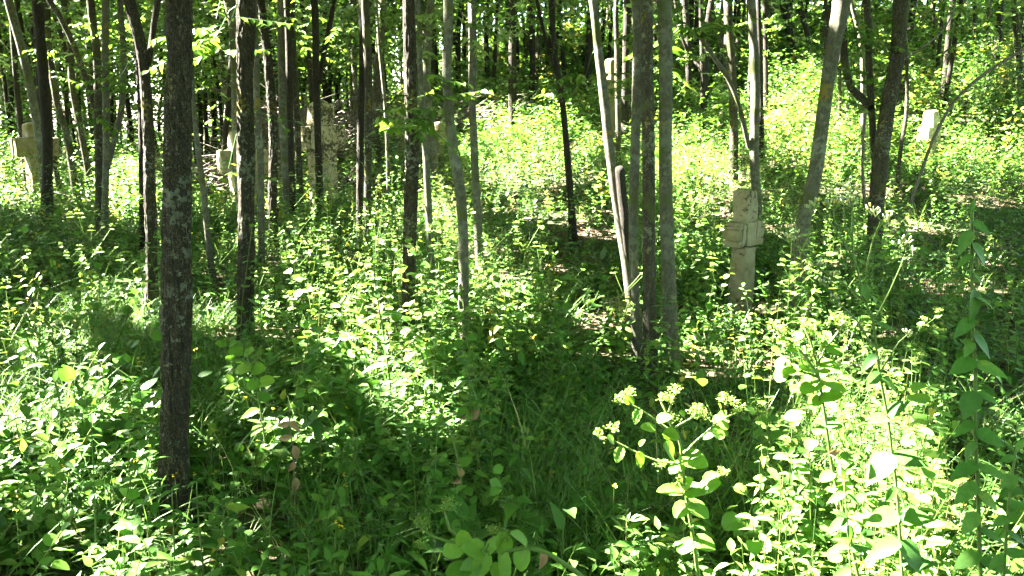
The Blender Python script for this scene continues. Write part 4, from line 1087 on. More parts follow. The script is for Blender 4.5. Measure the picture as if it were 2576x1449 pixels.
und, und_s = MB(), MB()
smy, smy_s, smy_f = MB(), MB(), MB()
grs = MB(); lit_mb = MB(); yel = MB()

# near zone: low carpet of ovate leaves
def cull(P, bare_k=.95, grass_k=.5):
    b, g = masks(P)
    hole = sstep(.36, .24, vnoise(P * np.array([1.6, 1.6, 0]), 93)) * .8
    return P[(rng.random(len(P)) > np.maximum(b * bare_k, hole)) & (rng.random(len(P)) > g * grass_k)]
P = cull(scatter(3600, 1.7, 5.2)); herbs(und, und_s, P, rng.uniform(.05, .20, len(P)), 8, rng.uniform(.035, .062, len(P)), .62, OVATE, tint=(.42, .2))
P = cull(scatter(900, 1.9, 5.2)); herbs(und, und_s, P, rng.uniform(.18, .42, len(P)), 12, rng.uniform(.045, .075, len(P)), .6, OVATE, tint=(.5, .2), up=.1)
P = cull(scatter(2600, 1.8, 5.5)); herbs(und, None, P, rng.uniform(.03, .10, len(P)), 6, rng.uniform(.03, .05, len(P)), .85, ROUND, tint=(.35, .2), opp=False, up=.15)
# middle
P = cull(scatter(7000, 5.0, 11.5)); herbs(und, None, P, rng.uniform(.06, .28, len(P)), 8, rng.uniform(.04, .07, len(P)), .7, OVATE, tint=(.45, .22))
P = cull(scatter(2600, 5.0, 12)); herbs(und, und_s, P, rng.uniform(.25, .55, len(P)), 14, rng.uniform(.04, .065, len(P)), .62, OVATE, tint=(.55, .22), up=.1, stem_r=.003)
# big leaved patches and fine feathery plants among the rest
P = cull(scatter(1500, 2.6, 10, .6)); P = P[vnoise(P * np.array([.8, .8, 0]) + 3, 95) > .56]; herbs(und, und_s, P, rng.uniform(.15, .4, len(P)), 7, rng.uniform(.09, .15, len(P)), .62, OVATE_BIG, tint=(.36, .15), opp=False, up=.25, t0=.1)
P = cull(scatter(900, 2.4, 9, .6)); P = P[vnoise(P * np.array([.7, .7, 0]) + 9, 96) > .5]; herbs(und, und_s, P, rng.uniform(.3, .6, len(P)), 60, .026, .28, OVATE, tint=(.5, .15), opp=False, up=.2, t0=.1, lean=.3)
# the thicket at the lower right, leaf over leaf in the sun
n = 330; d = rng.uniform(1.75, 3.3, n); a = rng.uniform(.315, .56, n)
P = np.stack([d * a, d, ground_z(d * a, d)], -1)
herbs(und, und_s, P[:230], rng.uniform(.15, .55, 230), 16, rng.uniform(.025, .055, 230), .55, OVATE, tint=(.62, .2), up=.15)
herbs(smy, smy_s, P[270:], rng.uniform(.2, .6, 60), 12, rng.uniform(.035, .06, 60), .95, ROUND, tint=(.5, .2), up=.15, lean=.3)
# between the middle and the far ground
P = cull(scatter(9000, 10.3, 19, .55), .8); herbs(und, None, P, rng.uniform(.08, .35, len(P)), 8, rng.uniform(.055, .10, len(P)), .8, RHOMB, tint=(.48, .22))
P = cull(scatter(2600, 10.3, 19, .55), .75); herbs(und, None, P, rng.uniform(.3, .75, len(P)), 14, rng.uniform(.055, .09, len(P)), .8, RHOMB, tint=(.55, .22), up=.1)
# far
P = cull(scatter(23000, 11, 46, .62)); herbs(und, None, P, rng.uniform(.08, .40, len(P)), 8, rng.uniform(.0045, .0075, len(P)) * np.maximum(P[:, 1], 11), .8, RHOMB, tint=(.5, .22))
P = cull(scatter(9000, 11, 44, .62)); herbs(und, None, P, rng.uniform(.35, 1.1, len(P)), 14, rng.uniform(.006, .0085, len(P)) * np.maximum(P[:, 1], 10), .8, RHOMB, tint=(.6, .22), up=.1)
# yellow-green umbel herbs with round paired leaves
def umbels(mb, sm, C, r, seed_n=11, flw=.006):
    """heads of tiny flowers on rays at points C"""
    n = len(C)
    if n == 0: return
    ph = rng.uniform(0, 6.28, (n, seed_n)); el = rng.uniform(.15, 1.4, (n, seed_n))
    D = np.stack([np.cos(ph) * np.cos(el), np.sin(ph) * np.cos(el), np.sin(el)], -1)
    E = C[:, None] + D * (np.broadcast_to(r, (n,))[:, None, None] * rng.uniform(.7, 1.1, (n, seed_n, 1)))
    if sm is not None: stems(sm, np.repeat(C, seed_n, 0), E.reshape(-1, 3), flw * .16, flw * .12, .45)
    E = E.reshape(-1, 3)
    for _ in range(5):
        Q = E + rng.normal(0, flw * .9, E.shape)
        a = rng.uniform(0, 6.28, len(Q))
        stamp(mb, RHOMB, Q, np.stack([np.cos(a), np.sin(a), rng.normal(.2, .4, len(Q))], -1), np.array([0, 0, 1.]) + rng.normal(0, .5, (len(Q), 3)), flw * 1.5, flw * 1.5, np.clip(rng.normal(.5, .25, len(Q)), 0, 1))
def smyrnium(P, h, L, shape, seeds=10, branch=True):
    n = len(P)
    if n == 0: return
    h = np.broadcast_to(h, (n,)).copy(); L = np.broadcast_to(L, (n,))
    herbs(smy, smy_s, P, h, 10, L, 1.0, shape, up=.12, t0=.35, t1=.95, lean=.26, tint=(.45, .22), stem_r=.003)
    for _ in range(3 if branch else 1):
        a = rng.uniform(0, 6.28, n); f = rng.uniform(.65, .92, n); ln = h * rng.uniform(.18, .34, n)
        B = P + np.stack([0 * h, 0 * h, h * f], -1)
        E = B + np.stack([np.cos(a) * ln * .7, np.sin(a) * ln * .7, ln * .75], -1)
        stems(smy_s, B, E, .002, .0014, .4)
        A = np.stack([np.cos(a + 1.4), np.sin(a + 1.4), 0 * a + .2], -1)
        for sg in (1, -1):
            stamp(smy, shape, E - np.array([0, 0, .01]), A * np.array([sg, sg, 1]), np.array([0, 0, 1.]) + rng.normal(0, .25, (n, 3)), L * .7, L * .65, np.clip(rng.normal(.65, .2, n), 0, 1))
        umbels(smy_f, None if len(P) > 300 else smy_s, E + np.array([0, 0, .012]), .022, seeds, .0048)
P = cull(scatter(70, 2.7, 5.2, .6), 1, .3); smyrnium(P, rng.uniform(.3, .6, len(P)), rng.uniform(.04, .055, len(P)), ROUND)
P = cull(scatter(800, 4.8, 12, .6), 1, .3); smyrnium(P, rng.uniform(.4, .85, len(P)), rng.uniform(.04, .06, len(P)), ROUND, 8)
P = cull(scatter(1300, 12, 26, .6), .8, .2); smyrnium(P, rng.uniform(.5, 1.0, len(P)), rng.uniform(.055, .08, len(P)), RHOMB, 4)
# grass
def grass(P, n_b, h0, h1, w, tint=.5):
    n = len(P)
    ph = rng.uniform(0, 6.28, (n, n_b)); el = rng.uniform(.75, 1.5, (n, n_b))
    A = np.stack([np.cos(ph) * np.cos(el), np.sin(ph) * np.cos(el), np.sin(el)], -1).reshape(-1, 3)
    N = np.stack([-np.cos(ph) * np.sin(el), -np.sin(ph) * np.sin(el), np.cos(el)], -1).reshape(-1, 3) + rng.normal(0, .15, (n * n_b, 3))
    Q = np.repeat(P, n_b, 0) + rng.normal(0, .018, (n * n_b, 3)) * np.array([1, 1, 0])
    L = rng.uniform(h0, h1, n * n_b)
    stamp(grs, BLADE, Q, A, N, L, w * rng.uniform(.6, 1.5, n * n_b), np.clip(rng.normal(tint, .22, n * n_b), 0, 1), droop=rng.uniform(.4, 1.6, n * n_b))
P = scatter(12000, 1.8, 9, .6); b, g = masks(P); P = P[rng.random(len(P)) < g * .9 + .06]; grass(P, 9, .12, .38, .0042)
P = scatter(1400, 1.9, 9, .6); b, g = masks(P); P = P[rng.random(len(P)) < g * .8 + .03]; grass(P, 5, .3, .6, .0055, .62)
P = scatter(2500, 8, 20, .6); b, g = masks(P); P = P[rng.random(len(P)) < .35]; grass(P, 8, .2, .5, .007, .55)
# fallen leaves
P = scatter(15000, 1.8, 20, .62); b, g = masks(P); P = P[rng.random(len(P)) < b * .9 + .22]
n = len(P); a = rng.uniform(0, 6.28, n)
stamp(lit_mb, OVATE, P + np.array([0, 0, .012]) + rng.random((n, 1)) * np.array([0, 0, .02]), np.stack([np.cos(a), np.sin(a), rng.normal(0, .25, n)], -1), np.array([0, 0, 1.]) + rng.normal(0, .35, (n, 3)), rng.uniform(.035, .085, n), rng.uniform(.03, .06, n), np.clip(rng.normal(.5, .28, n), 0, 1), droop=rng.uniform(-1.5, 2, n))
P0 = scatter(900, 2.2, 16, .6); b, g = masks(P0); P0 = P0[rng.random(len(P0)) < b * .9 + .25]
n = len(P0); a = rng.uniform(0, 6.28, n); l = rng.uniform(.12, .6, n)
E = P0 + np.stack([np.cos(a) * l, np.sin(a) * l, 0 * l], -1); E[:, 2] = ground_z(E[:, 0], E[:, 1])
tw = MB(); stems(tw, P0 + np.array([0, 0, .012]), E + np.stack([0 * l, 0 * l, rng.uniform(.01, .10, n)], -1), rng.uniform(.002, .007, n), .0015, .5, sag=rng.normal(0, .02, (n, 3)), k=5)
tag(tw.build('fallen_twigs', M_DEAD), 'thin dead twigs strewn over the leaf litter', 'twigs', kind='stuff')
# tiny yellow flowers standing over the carpet
P = scatter(170, 2.2, 7, .6); P = P[P[:, 0] < P[:, 1] * .15]
n = len(P); E = P + np.stack([rng.normal(0, .05, n), rng.normal(0, .05, n), rng.uniform(.2, .5, n)], -1)
stems(und_s, P, E, .0012, .0009, .5)
for _ in range(4):
    a = rng.uniform(0, 6.28, n)
    stamp(yel, RHOMB, E + rng.normal(0, .004, E.shape), np.stack([np.cos(a), np.sin(a), rng.normal(.3, .3, n)], -1), np.array([0, 0, 1.]) + rng.normal(0, .3, (n, 3)), .011, .010, .5)

def stuff(name, mb, mat, label, cat, smooth=True):
    tag(mb.build(name, mat, smooth=smooth), label, cat, kind='stuff')
stuff('undergrowth', und, M_HERB, 'dense carpet of low green leafy undergrowth covering the forest floor', 'undergrowth')
stuff('undergrowth_stems', und_s, M_STEM, 'thin green stalks carrying the leafy undergrowth', 'undergrowth')
stuff('yellow_green_herbs', smy, M_SMYR, 'scattered yellow green herbs with round paired leaves', 'herbs')
stuff('herb_stalks', smy_s, M_STEM, 'upright pale stalks of the yellow green herbs', 'herbs')
stuff('herb_flowers', smy_f, M_UMBEL, 'tiny yellow green flower clusters topping the herbs', 'flowers', False)
stuff('grass', grs, M_GRASS, 'long loose grass in the foreground and left clearing', 'grass')
stuff('leaf_litter', lit_mb, M_DRY, 'brown fallen leaves lying on the bare patches of soil', 'leaf litter')
stuff('tiny_yellow_flowers', yel, M_YELLOW, 'tiny yellow flowers dotted over the left undergrowth', 'flowers', False)

# saplings and bushes that fill the slope under the trees, each one of its own
def bush(label, px, py, Yd, h, w, n, L, tint, group='bushes under the trees'):
    p = on_ground(px, py)[0] if Yd is None else at(px, py, Yd)
    p[2] = float(ground_z(p[0], p[1]))
    root = thing('bush', label, 'bush', p, group)
    mb = MB(); sb = MB()
    ns = max(5, int(n / 70))
    tips = []
    for _ in range(ns):
        a = rng.uniform(0, 6.28); q = rng.random() ** .6 * w
        e = np.array([math.cos(a) * q, math.sin(a) * q * .8, h * rng.uniform(.45, 1.0) * (1 - .3 * (q / w) ** 2)])
        tips.append(e)
    tips = np.array(tips)
    stems(sb, np.repeat([[0, 0, -.05]], ns, 0) + rng.normal(0, .08, (ns, 3)) * [1, 1, 0], tips, .009, .003, .3, sag=rng.normal(0, .06, (ns, 3)))
    sb.build('branches', M_BARK['m'], root)
    k = rng.integers(0, ns, n); f = rng.uniform(.3, 1.05, n)
    Q = tips[k] * f[:, None] + rng.normal(0, 1, (n, 3)) * np.array([.16, .16, .12]) * (w / .8)
    Q[:, 2] = np.abs(Q[:, 2])
    wpos = Q + p
    iu, iv = cell(wpos)
    a = rng.uniform(0, 6.28, n)
    A = np.stack([np.cos(a), np.sin(a), rng.normal(-.1, .3, n)], -1)
    N = np.stack([rng.normal(0, .4, n), rng.normal(0, .4, n), np.ones(n)], -1)
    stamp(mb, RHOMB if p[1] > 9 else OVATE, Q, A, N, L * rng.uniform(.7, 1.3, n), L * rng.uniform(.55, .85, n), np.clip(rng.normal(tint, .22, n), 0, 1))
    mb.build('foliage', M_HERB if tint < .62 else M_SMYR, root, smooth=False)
    return root
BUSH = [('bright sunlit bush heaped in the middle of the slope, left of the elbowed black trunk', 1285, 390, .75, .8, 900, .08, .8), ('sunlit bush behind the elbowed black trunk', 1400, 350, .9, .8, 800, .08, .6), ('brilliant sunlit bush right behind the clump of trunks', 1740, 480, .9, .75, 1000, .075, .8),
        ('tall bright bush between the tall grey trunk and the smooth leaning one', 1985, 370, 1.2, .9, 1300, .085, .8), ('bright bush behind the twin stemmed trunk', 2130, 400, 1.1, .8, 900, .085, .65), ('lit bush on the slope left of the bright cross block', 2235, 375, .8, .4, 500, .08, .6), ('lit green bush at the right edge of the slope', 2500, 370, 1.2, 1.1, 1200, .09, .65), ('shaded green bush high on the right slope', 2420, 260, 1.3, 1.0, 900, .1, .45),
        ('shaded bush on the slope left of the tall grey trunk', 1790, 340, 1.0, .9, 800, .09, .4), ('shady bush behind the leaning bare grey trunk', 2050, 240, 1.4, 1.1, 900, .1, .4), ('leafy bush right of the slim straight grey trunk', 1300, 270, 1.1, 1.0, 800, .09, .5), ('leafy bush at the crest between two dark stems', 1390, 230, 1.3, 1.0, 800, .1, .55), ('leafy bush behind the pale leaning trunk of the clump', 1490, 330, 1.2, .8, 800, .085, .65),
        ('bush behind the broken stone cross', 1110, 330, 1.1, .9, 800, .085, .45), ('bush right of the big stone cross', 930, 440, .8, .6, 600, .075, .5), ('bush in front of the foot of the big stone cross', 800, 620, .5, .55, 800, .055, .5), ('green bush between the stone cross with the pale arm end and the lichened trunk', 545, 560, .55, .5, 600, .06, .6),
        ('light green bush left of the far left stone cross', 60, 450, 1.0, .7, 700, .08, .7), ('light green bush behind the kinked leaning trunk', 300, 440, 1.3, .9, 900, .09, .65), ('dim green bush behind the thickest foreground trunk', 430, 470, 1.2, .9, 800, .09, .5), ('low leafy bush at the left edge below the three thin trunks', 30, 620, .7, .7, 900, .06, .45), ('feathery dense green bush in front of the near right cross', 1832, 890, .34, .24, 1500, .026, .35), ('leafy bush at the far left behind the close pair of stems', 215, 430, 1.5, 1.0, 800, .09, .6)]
fb = 0
while fb < 60:
    y = rng.uniform(17, 40); a = rng.uniform(-.62, .64); p = np.array([[a * y, y, float(ground_z(a * y, y))]])
    px, py, _ = project(p)
    h = rng.uniform(.8, 2.6); w = rng.uniform(.7, 1.3)
    bush('green bush among the far trunks on the wooded slope' if a > -.3 else 'green bush among the far trunks on the level ground at the left', float(px[0]), float(py[0]), y, h, w, int(500 * h ** .6), .0055 * y, rng.uniform(.35, .62), 'far bushes')
    fb += 1
for (lab, x, y, h, w, n, L, tn) in BUSH: bush(lab, x, y, None, h, w, n, L, tn)
#NEXT
# ------------------------------------------------------------------ the plants that stand out one by one
def hero(name, label, Y, main, r=.004, leaves=(), branches=(), umb=(), buds=(), auto=None, leaf_m=None, stem_m=None, cat='plant', ground=True, flowers='umbel', ur=.02, dry=()):
    lm = leaf_m or M_HERO_S
    pts = [at(x, y, Y) for x, y in main]
    foot = pts[0].copy()
    if ground:
        # the stem goes on down to the soil, bending a little
        d = unit(pts[0] - pts[1]); d[2] = min(d[2], -.75); d = unit(d)
        while True:
            g = float(ground_z(foot[0], foot[1]))
            if foot[2] <= g + .02: break
            foot = foot + d * min(.15, (foot[2] - g + .01) / abs(d[2])); d = unit(d + np.array([0, 0, -.3]))
            pts.insert(0, foot.copy())
    base = pts[0].copy(); base[2] = float(ground_z(base[0], base[1]))
    pts[0] = base - np.array([0, 0, .02])
    root = thing(name, label, cat, base)
    mb = MB()
    rr = np.linspace(r * 1.15, r * .55, len(pts))
    tube(mb, pts, rr, nseg=7, ds=.03, tint=.45)
    for b in branches:
        bp = [at(x, y, Y + (b[-1] if not hasattr(b[-1], '__len__') else 0) * i / max(1, len(b) - 1)) for i, (x, y) in enumerate([q for q in b if hasattr(q, '__len__')])]
        tube(mb, bp, np.linspace(r * .62, r * .35, len(bp)), nseg=6, ds=.03, tint=.5)
    mb.build('stem', stem_m or M_STEM, root, base)
    def put(P, A, N, L, W, shape, tint, mat, nm='leaf', droop=1.0):
        m = MB(); stamp(m, shape, [P], [A], [N], L, W, tint, droop=[droop])
        m.build(nm, mat, root, base)
    for q in leaves:
        x, y, ang, ln = q[:4]; wr = q[4] if len(q) > 4 else .95; tw = q[5] if len(q) > 5 else .35; sh = q[6] if len(q) > 6 else ROUND
        a = R(ang); A = np.array([math.cos(a), -tw, math.sin(a)])
        L = ln * Y / FPX
        N = np.array([rng.normal(0, .2) - .25 * math.cos(a) * math.sin(a), -.55 + rng.normal(0, .15), .9])
        put(at(x, y, Y - .004), A, N, L, L * wr, sh, float(np.clip(rng.normal(.5, .15), 0, 1)), lm, droop=rng.uniform(.5, 1.3))
    for (x, y, ang, ln) in dry:
        a = R(ang); L = ln * Y / FPX
        put(at(x, y, Y - .003), np.array([math.cos(a), -.2, math.sin(a)]), np.array([.5, -1, .2]), L, L * .6, OVATE, .9, M_DRY, 'withered_leaf', 3.0)
    if auto:
        n, L, wr, sh, f0, f1, el = auto
        C, _ = catmull(pts, rr, .01); f = np.linspace(f0, f1, n); p0 = rng.uniform(0, 6.28)
        for k in range(n):
            P = C[int(f[k] * (len(C) - 1))]
            for s in (0, 1):
                ph = p0 + k * 1.57 + s * math.pi + rng.normal(0, .2); e = el + rng.normal(0, .2)
                A = np.array([math.cos(ph) * math.cos(e), math.sin(ph) * math.cos(e), math.sin(e)])
                N = np.array([-math.cos(ph) * math.sin(e), -math.sin(ph) * math.sin(e), math.cos(e)]) + rng.normal(0, .15, 3)
                l = L * (1.15 - .5 * f[k]) * rng.uniform(.8, 1.15)
                put(P, A, N, l, l * wr, sh, float(np.clip(rng.normal(.5, .15), 0, 1)), lm, droop=rng.uniform(.4, 1.4))
    for (x, y) in umb:
        m = MB(); umbels(m, m, at(x, y + 6, Y)[None], ur, 15, .0036); m.build('flower_head', M_UMBEL, root, base, smooth=False)
    for (x, y, n) in buds:
        m = MB(); c = at(x, y + 14, Y)
        for k in range(n):
            d = unit(np.array([rng.normal(0, .6), rng.normal(0, .6), 1.]))
            l = rng.uniform(.008, .018); e = c + d * l
            stems(m, [c], [e], .0006, .0005, .3)
            tube(m, [e, e + d * .003, e + d * .007, e + d * .0095], [.0008, .0021, .0018, .0008], nseg=6, ds=.003, tint=float(rng.choice([.2, .5, .65, .65, 1.0])))
        m.build('flower_buds', M_BUD, root, base)
    return root

V = 'flowering herb'
hero('umbel_herb', 'broad leaved yellow green umbel herb standing over the grass, one leaf burnt white', 2.0,
     [(1757, 1449), (1745, 1362), (1729, 1264), (1717, 1180), (1712, 1120), (1700, 1075)], r=.0058,
     leaves=[(1719, 1168, 200, 48, .9), (1688, 1105, 95, 40, 1.1), (1694, 1150, 120, 62, 1.0, .5), (1712, 1150, -5, 78, .75, .5), (1730, 1150, 35, 40, .8), (1646, 1080, 160, 44, .7), (1655, 1058, 30, 40, .8), (1611, 1032, 240, 40, .8), (1585, 1016, 100, 30, .9), (1566, 1128, 240, 42, .75), (1606, 1138, -80, 42, .75), (1544, 1112, 130, 30, 1.0), (1609, 1120, 60, 24, .6), (1789, 1080, -10, 48, .7), (1806, 1062, -25, 34, .8), (1810, 1052, 60, 30, .8), (1813, 1030, 110, 22, .9),
             (1715, 1236, 170, 72, .55, .2), (1715, 1232, 60, 46, .9, .2), (1722, 1240, 20, 60, .9, .3), (1765, 1236, 40, 60, .9, .2), (1775, 1215, 45, 46, .9, .2), (1729, 1264, -25, 70, .95, .6), (1727, 1268, 215, 50, .9, .5), (1745, 1362, 205, 56, .75, .3), (1745, 1362, -5, 62, .85, .4), (1748, 1052, 80, 26, 1, .2), (1722, 1045, 140, 20, 1, .2)],
     branches=[[(1719, 1166), (1660, 1163), (1586, 1131), (1544, 1109), (1512, 1098)], [(1700, 1075), (1688, 1085), (1646, 1055), (1611, 1030), (1583, 1016), (1562, 1012)], [(1717, 1150), (1743, 1117), (1782, 1083), (1813, 1055), (1855, 1038)], [(1700, 1075), (1725, 1060), (1750, 1046)], [(1690, 1075), (1680, 1046), (1663, 1012)], [(1680, 1046), (1698, 984)], [(1715, 1236), (1760, 1222), (1815, 1195)]],
     umb=[(1508, 1096), (1544, 1078), (1562, 1008), (1580, 990), (1663, 1006), (1682, 1006), (1698, 982), (1687, 1056), (1746, 1040), (1760, 1028), (1770, 1050), (1823, 1004), (1858, 1030), (1840, 1012), (1665, 1172), (1818, 1190), (1712, 1215)])
hero('umbel_herb', 'round leaved umbel herb burnt white by sun beside the tall budding plant', 1.95,
     [(2159, 1449), (2126, 1301), (2096, 1190), (2077, 1060), (2062, 960), (2052, 905)], r=.0055,
     leaves=[(1978, 850, 200, 30, 1, .3), (1995, 848, 20, 30, 1, .3), (2010, 868, 200, 36, .9, .3), (1960, 885, 150, 26, 1, .2), (2064, 862, 60, 40, 1, .3), (2078, 875, -10, 46, .8, .3), (2039, 840, 80, 30, 1, .3), (1980, 905, 210, 40, .9, .3), (2010, 925, 190, 48, 1, .4), (1975, 930, 230, 40, 1, .3), (2054, 925, 10, 60, .9, .4), (2050, 930, 160, 52, 1, .4), (2060, 960, 200, 62, .95, .4), (2066, 960, -15, 70, .7, .4), (2110, 955, 0, 50, .8, .3), (2062, 1000, 20, 60, .9, .5), (2064, 1004, 190, 40, .9, .4), (2075, 1070, 150, 40, .8, .4), (2078, 1072, 10, 44, .8, .4), (2096, 1190, 200, 46, .7), (2100, 1230, 30, 50, .8)],
     branches=[[(2062, 955), (2030, 900), (1990, 860), (1950, 828)], [(2055, 920), (2074, 881), (2105, 839), (2128, 818)], [(2060, 950), (2010, 930), (1970, 905)], [(2052, 905), (2040, 860), (2022, 822)]],
     umb=[(1946, 822), (1962, 835), (2022, 816), (2040, 822), (2095, 810), (2123, 822), (2110, 800), (1990, 870), (2030, 890)], dry=[(2083, 1140, 10, 40)])
hero('budding_plant', 'tall thin budding plant with open branches of small pale buds, in full sun', 1.75,
     [(2270, 1449), (2264, 1349), (2255, 1227), (2244, 1142), (2233, 1049), (2214, 949), (2206, 891), (2196, 808), (2175, 752), (2161, 697), (2145, 631), (2143, 575), (2145, 515)], r=.0036, leaf_m=M_HERO_H,
     leaves=[(2170, 715, -65, 52, .62, .3, OVATE_BIG), (2160, 672, 220, 34, .35, .1, LANCE), (2200, 810, -18, 62, .42, .2, OVATE), (2176, 762, 200, 46, .3, .1, LANCE), (2150, 585, 190, 40, .4, .1, LANCE), (2150, 640, 170, 36, .3, .1, LANCE), (2206, 892, 215, 60, .55, .3, OVATE_BIG), (2212, 935, 225, 62, .6, .4, OVATE_BIG), (2216, 950, -30, 54, .6, .4, OVATE_BIG), (2233, 1045, 60, 70, .75, .5, OVATE_BIG), (2232, 1050, 170, 62, .8, .5, OVATE_BIG), (2244, 1142, 215, 110, .72, .4, OVATE_BIG), (2246, 1145, -5, 90, .7, .5, OVATE_BIG), (2255, 1227, -60, 95, .6, .2, OVATE_BIG), (2254, 1225, 235, 50, .6, .2, OVATE_BIG), (2258, 1290, 185, 105, .68, .4, OVATE_BIG), (2260, 1300, 10, 92, .7, .4, OVATE_BIG), (2265, 1360, -50, 105, .8, .5, OVATE_BIG), (2264, 1360, 195, 110, .55, .3, OVATE_BIG), (2268, 1420, 20, 90, .6, .4, OVATE_BIG), (2180, 1150, 160, 45, .7, .3, OVATE), (2145, 1125, 120, 45, .6, .3, OVATE), (2180, 1245, 190, 48, .6, .3, OVATE)],
     branches=[[(2175, 758), (2123, 714), (2067, 679), (2015, 631), (1991, 608)], [(2175, 752), (2182, 662), (2196, 603), (2216, 556), (2206, 540)], [(2200, 806), (2237, 735), (2265, 672), (2279, 632)], [(2265, 672), (2290, 640)], [(2196, 874), (2154, 804), (2105, 759), (2076, 715)], [(2143, 600), (2126, 570), (2122, 520)], [(2143, 640), (2091, 565), (2052, 523)], [(2143, 590), (2100, 560), (2096, 520)], [(2212, 940), (2262, 860), (2285, 840)], [(2196, 603), (2226, 545)]],
     buds=[(1984, 596, 9), (1998, 592, 7), (2203, 532, 8), (2192, 528, 6), (2230, 545, 5), (2262, 610, 8), (2275, 606, 7), (2296, 632, 7), (2091, 745, 4), (2076, 708, 6), (2123, 504, 9), (2096, 508, 9), (2141, 509, 10), (2082, 511, 6), (2138, 474, 7), (2038, 521, 7), (2050, 511, 8), (2285, 836, 8), (2060, 665, 7), (2100, 690, 4), (2106, 765, 3)])
hero('leafy_plant', 'tall shaded plant with big toothed drooping leaves, near the right edge', 1.5,
     [(2466, 1449), (2463, 1338), (2459, 1208), (2453, 1097), (2453, 912), (2449, 856), (2445, 735), (2444, 579), (2446, 525)], r=.0048, leaf_m=M_HERO_H,
     leaves=[(2445, 535, 100, 40, .7, .3, OVATE_BIG), (2446, 560, -25, 56, .7, .3, OVATE_BIG), (2444, 580, 235, 68, .62, .2, OVATE_BIG), (2446, 612, -50, 72, .68, .3, OVATE_BIG), (2444, 640, 215, 52, .5, .2, OVATE_BIG), (2447, 690, -30, 36, .6, .2, OVATE_BIG), (2447, 728, -82, 92, .75, .3, OVATE_BIG), (2447, 745, -18, 66, .45, .2, OVATE_BIG), (2448, 800, 218, 70, .6, .3, OVATE_BIG), (2449, 840, -48, 78, .7, .3, OVATE_BIG), (2449, 860, 230, 46, .7, .3, OVATE_BIG), (2452, 905, 196, 88, .62, .4, OVATE_BIG), (2453, 915, -14, 88, .6, .4, OVATE_BIG), (2453, 985, 238, 82, .78, .4, OVATE_BIG), (2454, 990, -12, 66, .5, .3, OVATE_BIG), (2453, 1060, 200, 78, .5, .4, OVATE_BIG), (2454, 1085, -18, 82, .66, .5, OVATE_BIG), (2455, 1110, 232, 62, .6, .2, OVATE_BIG), (2458, 1165, 195, 96, .5, .4, OVATE_BIG), (2459, 1175, -10, 94, .55, .4, OVATE_BIG), (2459, 1215, 212, 90, .55, .3, OVATE_BIG), (2460, 1240, -30, 70, .6, .4, OVATE_BIG), (2462, 1290, 222, 76, .66, .3, OVATE_BIG), (2463, 1330, -20, 76, .6, .4, OVATE_BIG), (2464, 1390, 200, 90, .6, .3, OVATE_BIG), (2466, 1410, -10, 90, .6, .4, OVATE_BIG)])
hero('leafy_plant', 'leafy plant with hanging pointed leaves cut by the right edge, bottom right', 1.45,
     [(2526, 1440), (2533, 1320), (2544, 1208), (2556, 1130)], r=.004, leaf_m=M_HERO_H,
     leaves=[(2546, 1190, -95, 56, .7, .2, OVATE_BIG), (2543, 1205, 215, 40, .6, .2, OVATE_BIG), (2538, 1275, 15, 62, .5, .2, OVATE_BIG), (2536, 1300, 200, 55, .6, .3, OVATE_BIG), (2532, 1340, -20, 62, .6, .3, OVATE_BIG), (2528, 1390, 10, 66, .6, .4, OVATE_BIG), (2527, 1400, 195, 60, .6, .4, OVATE_BIG), (2556, 1130, 60, 40, .6, .2, OVATE_BIG), (2552, 1150, 180, 46, .6, .3, OVATE_BIG)])
hero('umbel_herb', 'sunlit white leaved umbel herb just right of the foot of the black speckled trunk', 3.6,
     [(668, 1120), (652, 1010), (636, 935), (612, 880)], r=.0045,
     leaves=[(612, 885, 170, 40, .9), (616, 890, 30, 34, .9), (630, 920, 200, 44, .9), (636, 930, 10, 40, .9), (570, 868, 160, 30, .9), (578, 870, 40, 26, .9), (652, 960, 205, 40, .9), (655, 965, 20, 44, .9), (600, 975, 170, 34, .7), (585, 962, 120, 30, .7), (656, 1010, 30, 40, .7, .3, OVATE), (654, 1030, 195, 56, .6, .3, OVATE), (660, 1060, 15, 50, .6, .3, OVATE)],
     branches=[[(636, 935), (600, 895), (565, 865)], [(652, 1010), (615, 985), (585, 962)], [(630, 920), (655, 890)]], umb=[(562, 860), (575, 855), (610, 868), (625, 872), (655, 885)], ur=.022)
hero('broad_leaved_plant', 'tall grey green thistle like plant left of the sunlit middle thicket', 4.3,
     [(985, 985), (966, 850), (948, 740), (940, 668)], r=.006, leaf_m=M_HERO_H, auto=(6, .15, .42, OVATE_BIG, .25, .98, .15))
hero('leafy_plant', 'upright plant with large paired leaves in front of the foot of the thickest trunk', 2.6,
     [(440, 1445), (437, 1330), (434, 1270), (432, 1235)], r=.003, leaf_m=M_HERO_H, auto=(6, .075, .56, OVATE_BIG, .35, 1.0, .05))
hero('leafy_plant', 'leafy plant with pointed leaves right of the foot of the thickest trunk', 2.5,
     [(512, 1440), (504, 1360), (498, 1290), (494, 1210)], r=.003, leaf_m=M_HERO_H, auto=(6, .07, .45, OVATE_BIG, .3, 1.0, .1))
hero('leafy_plant', 'upright leafy plant with a pale top at the lower left, left of the thickest trunk', 2.7,
     [(240, 1330), (238, 1230), (232, 1120), (228, 1040)], r=.003, leaf_m=M_HERO_H, auto=(6, .06, .5, OVATE_BIG, .3, 1.0, .1))
